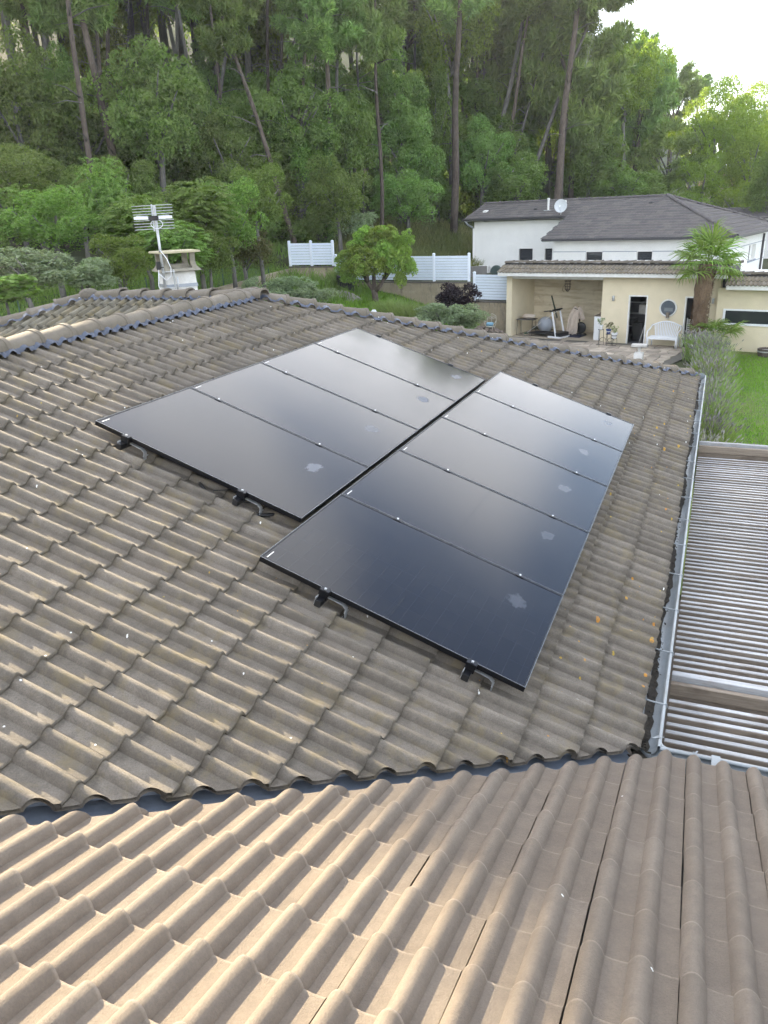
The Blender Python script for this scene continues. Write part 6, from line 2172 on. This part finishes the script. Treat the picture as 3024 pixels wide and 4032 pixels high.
def lav_bush(name, label, x, y, z, r0, hh, seed, group=None, flower=True):
    t = thing(name, label, 'lavender', (x, y, z), 0, group)
    V, F, T2, TD = blades(1500, lambda n_, r: np.stack([r.normal(0, r0 * .30, n_), r.normal(0, r0 * .30, n_), r.uniform(0, .25, n_) * hh], 1), 0, hh * .65, hh * 1.15, 1.0 * r0 / hh, .010, seed)
    link('stems', np_mesh('stems', V, F, MT['lavender']), t, None, True)
    if flower:
        r = np.random.default_rng(seed + 1)
        k = r.random(len(T2)) < .24
        D_ = TD[k]
        S_ = unit(np.cross(D_, rdirs(len(D_), r)))
        V, F = quads_from(T2[k] + D_ * .05, D_, S_, r.uniform(.05, .09, len(D_)), .020)
        tag(link('flowers', np_mesh('flowers', V, F, MT['lavender_flower']), t, None, True), kind='stuff')
    return t


lv = [(.20, 13.2, .50, .70), (.30, 14.6, .55, .75), (.28, 16.0, .55, .85), (.25, 17.5, .55, .9), (.28, 19.0, .55, .9), (.25, 20.6, .55, .9), (.28, 22.2, .55, .9), (.22, 23.8, .55, .85), (.10, 25.3, .6, .85), (-.25, 26.7, .55, .8)]
ORD = ['first', 'second', 'third', 'fourth', 'fifth', 'sixth', 'seventh', 'eighth', 'ninth', 'tenth']
for i, (x, y, r0, hh) in enumerate(lv):
    lav_bush('lavender_bush', 'flowering lavender bush, %s counted from the pergola' % ORD[i], x, y, GZ, r0, hh, 40 + i, 'lavender hedge along the lawn')
for i, (x, y, z, r0, hh) in enumerate(((-11.3, 25.9, -2.0, .85, 1.05), (-12.3, 26.6, -1.8, .7, .95), (-16.3, 30.6, -.9, .6, 1.0))):
    lav_bush('grass_tussock', ['tall green tussock behind the hip ridge', 'second green tussock further back by the lawn strip', 'upright green tussock by the wall corner below the short fence'][i], x, y, z, r0, hh, 70 + i, None, False)

# lawn at the right and grass strip under the bushy tree
def lawn_mat():
    m = NT('mown_lawn')
    p = m.pos()
    c = m.mix(m.ramp(m.noise(p, .9, 6, .65), ((.35, 0), (.65, 1))), (.085, .140, .022), (.17, .19, .05))
    c = m.mix(m.math('MULTIPLY', m.ramp(m.noise(p, 18, 4, .7), ((.45, 0), (.7, 1))), .6), c, (.05, .09, .014))
    m.l(c, m.b.inputs['Base Color'])
    m.b.inputs['Roughness'].default_value = .9
    m.bump(m.noise(p, 26, 5, .75), .8, .05)
    return m.m


MT['lawn'] = lawn_mat()
lawn = MB().sheet([[(x, y, GZ + .006 + .02 * math.sin(x * 1.1) * math.sin(y * .7)) for x in np.linspace(-.4, 12, 26)] for y in np.linspace(7.6, 29.2, 44)]).build('lawn', MT['lawn'], None, True)
tag(lawn, kind='structure')
V, F, _, _ = blades(42000, lambda n_, r: np.stack([r.uniform(.2, 5.5, n_), r.uniform(12.5, 28.3, n_), np.full(n_, GZ + .0)], 1), 0, .04, .085, .7, .007, 91)
tag(link('grass', np_mesh('grass', V, F, MT['grass'])), 'short mown green grass of the lawn', 'grass', None, 'stuff')
V, F, _, _ = blades(9000, lambda n_, r: (lambda x, y: np.stack([x, y, np.array([H(a, b) for a, b in zip(x, y)])], 1))(r.uniform(-16, -10, n_), r.uniform(26.5, 32.2, n_)), 0, .08, .22, .8, .012, 92)
tag(link('rough_grass', np_mesh('rough_grass', V, F, MT['grass'])), 'rough grass under the bushy tree', 'grass', None, 'stuff')
V, F, _, _ = blades(16000, lambda n_, r: (lambda x, y: np.stack([x, y, np.array([H(a, b) for a, b in zip(x, y)])], 1))(r.uniform(-21, -12, n_), r.uniform(36, 50, n_)), 0, .25, .75, .7, .018, 93)
tag(link('wild_grass', np_mesh('wild_grass', V, F, MT['wild_grass'])), 'tall dry wild grass on the bank below the pines', 'grass', None, 'stuff')
V, F, _, _ = blades(14000, lambda n_, r: (lambda x, y: np.stack([x, y, np.array([H(a, b) for a, b in zip(x, y)])], 1))(r.uniform(-24, -15, n_), r.uniform(8, 34, n_)), 0, .2, .7, .8, .02, 94)
tag(link('undergrowth', np_mesh('undergrowth', V, F, MT['leaf_frond'])), 'low green undergrowth along the wire fence', 'undergrowth', None, 'stuff')
t = thing('garden_stone', 'pale rough stone lying in the lawn', 'stone', (2.35, 18.6, GZ))
rocks('garden_stone', (2.35, 18.6, GZ + .03), .22, .18, .08, 26, .08, .15, None).build('stone', simple('pale_stone', (.52, .48, .42), (.38, .35, .30), 5, .9), t)

# ---- palm before the garden building
pb = HW(8.70, -1.5)
pl = thing('palm_tree', 'fan palm with shaggy brown trunk before the garden building', 'palm', tuple(pb))
TH = 3.35
MT['palm_bark'] = simple('palm_fibre', (.20, .135, .085), (.085, .055, .035), 14, .95, 0, 1.0, 26, stretch=(2, 2, 1))
pts, rad = [], []
for k in range(25):
    u_ = k / 24
    pts.append((.16 * u_ + .03 * math.sin(7 * u_), .02 * math.cos(5 * u_), TH * u_))
    rad.append(.27 + .035 * math.sin(9 * u_ + 1) + random.uniform(-.02, .02) - (.10 * max(0, u_ - .85) / .15))
MB().tube(pts, rad, 14).build('trunk', MT['palm_bark'], pl, True, True)
r = np.random.default_rng(12)
n2 = 2600
h_ = r.uniform(.1, TH, n2)
a = r.uniform(0, 6.283, n2)
C_ = np.stack([.16 * h_ / TH + .29 * np.cos(a), .29 * np.sin(a), h_], 1)
D_ = unit(np.stack([np.cos(a) * .5, np.sin(a) * .5, np.where(r.random(n2) < .5, 1, -1) * .9], 1) + r.normal(0, .4, (n2, 3)))
V, F = quads_from(C_, D_, unit(np.cross(D_, rdirs(n2, r))), r.uniform(.05, .12, n2), .008)
link('fibre', np_mesh('fibre', V, F, MT['palm_bark']), pl, None, True)


def fan_mesh(seed):
    rs = random.Random(seed)
    mb = MB()
    L_ = .72
    n_ = 22
    mb.tube([(0, 0, 0), (.3, 0, .05), (.62, 0, 0)], [.018, .014, .010], 5)
    for k in range(n_):
        a = R(-118 + 236 * k / (n_ - 1))
        ll = L_ * (1 - .18 * abs(k / (n_ - 1) - .5)) * rs.uniform(.9, 1.06)
        dx, dy = math.cos(a), math.sin(a)
        sx_, sy_ = -dy * .019, dx * .019
        o = Vector((.60, 0, 0))
        fold = .012 * (1 if k % 2 else -1)
        z1, z2, z3 = .03, .0, -.17 * rs.uniform(.6, 1.5)
        p0 = o
        p1 = o + Vector((dx * ll * .45, dy * ll * .45, z1 + fold))
        p2 = o + Vector((dx * ll * .78, dy * ll * .78, z2))
        p3 = o + Vector((dx * ll, dy * ll, z3))
        s_ = Vector((sx_, sy_, fold))
        b0 = len(mb.v)
        for p, q in ((p0, .15), (p1, 1.15), (p2, .9), (p3, .12)):
            mb.v += [tuple(p - s_ * q), tuple(p + s_ * q)]
        for q in range(3): mb.f.append((b0 + 2 * q, b0 + 2 * q + 1, b0 + 2 * q + 3, b0 + 2 * q + 2))
    return mb.mesh('palm_frond', MT['leaf_palm'])


FAN = [fan_mesh(k) for k in range(4)]
for k in range(23):
    az = k * 2.399963
    u_ = k / 22
    el = R(82 - 100 * u_ ** .9)
    m = Matrix.Translation((.16, 0, TH + .10 - .30 * u_)) @ Matrix.Rotation(az, 4, 'Z') @ Matrix.Rotation(-el, 4, 'Y') @ Matrix.Rotation(random.uniform(-.4, .4), 4, 'X') @ Matrix.Scale(random.uniform(.98, 1.18), 4)
    link('frond', FAN[k % 4], pl, m, True)
# small palm shoots beside the trunk
for i, (s_, o_, sc, z_) in enumerate(((9.15, -1.35, .72, .35), (9.55, -1.45, .85, .15))):
    p = HW(s_, o_)
    t = thing('palm_shoot', ['small palm shoot just right of the palm trunk', 'drooping palm shoot by the right wall'][i], 'palm', tuple(p))
    MB().tube([(0, 0, 0), (.03, 0, z_ + .5)], [.06, .05], 7).build('stem', MT['palm_bark'], t, True, True)
    for k in range(6): link('frond', FAN[k % 4], t, Matrix.Translation((.03, 0, z_ + .5)) @ Matrix.Rotation(k * 1.1 + i, 4, 'Z') @ Matrix.Rotation(-R(20 + 10 * (k % 3)), 4, 'Y') @ Matrix.Scale(sc, 4), True)

# ------------------------------------------------------------------ thin haze, added to lift the dark forest
hz = NT('forest_lift_haze')
hz.t.nodes.remove(hz.b)
pv_ = hz.n('ShaderNodeVolumePrincipled')
pv_.inputs['Color'].default_value = (.95, .97, 1.0, 1)
pv_.inputs['Density'].default_value = .0005
pv_.inputs['Anisotropy'].default_value = .5
hz.l(pv_.outputs[0], hz.out.inputs['Volume'])
tag(MB().bb(-140, 90, -60, 130, -4.2, 45).build('haze', hz.m), 'thin pale haze added over garden and wood to brighten the forest', 'haze', None, 'stuff')

# ------------------------------------------------------------------ render settings
cy = scene.cycles
cy.max_bounces = 5
cy.diffuse_bounces = 3
cy.glossy_bounces = 2
cy.transmission_bounces = 3
cy.transparent_max_bounces = 4
cy.use_adaptive_sampling = True
cy.adaptive_threshold = .03
cy.sample_clamp_indirect = 6
cy.use_denoising = True
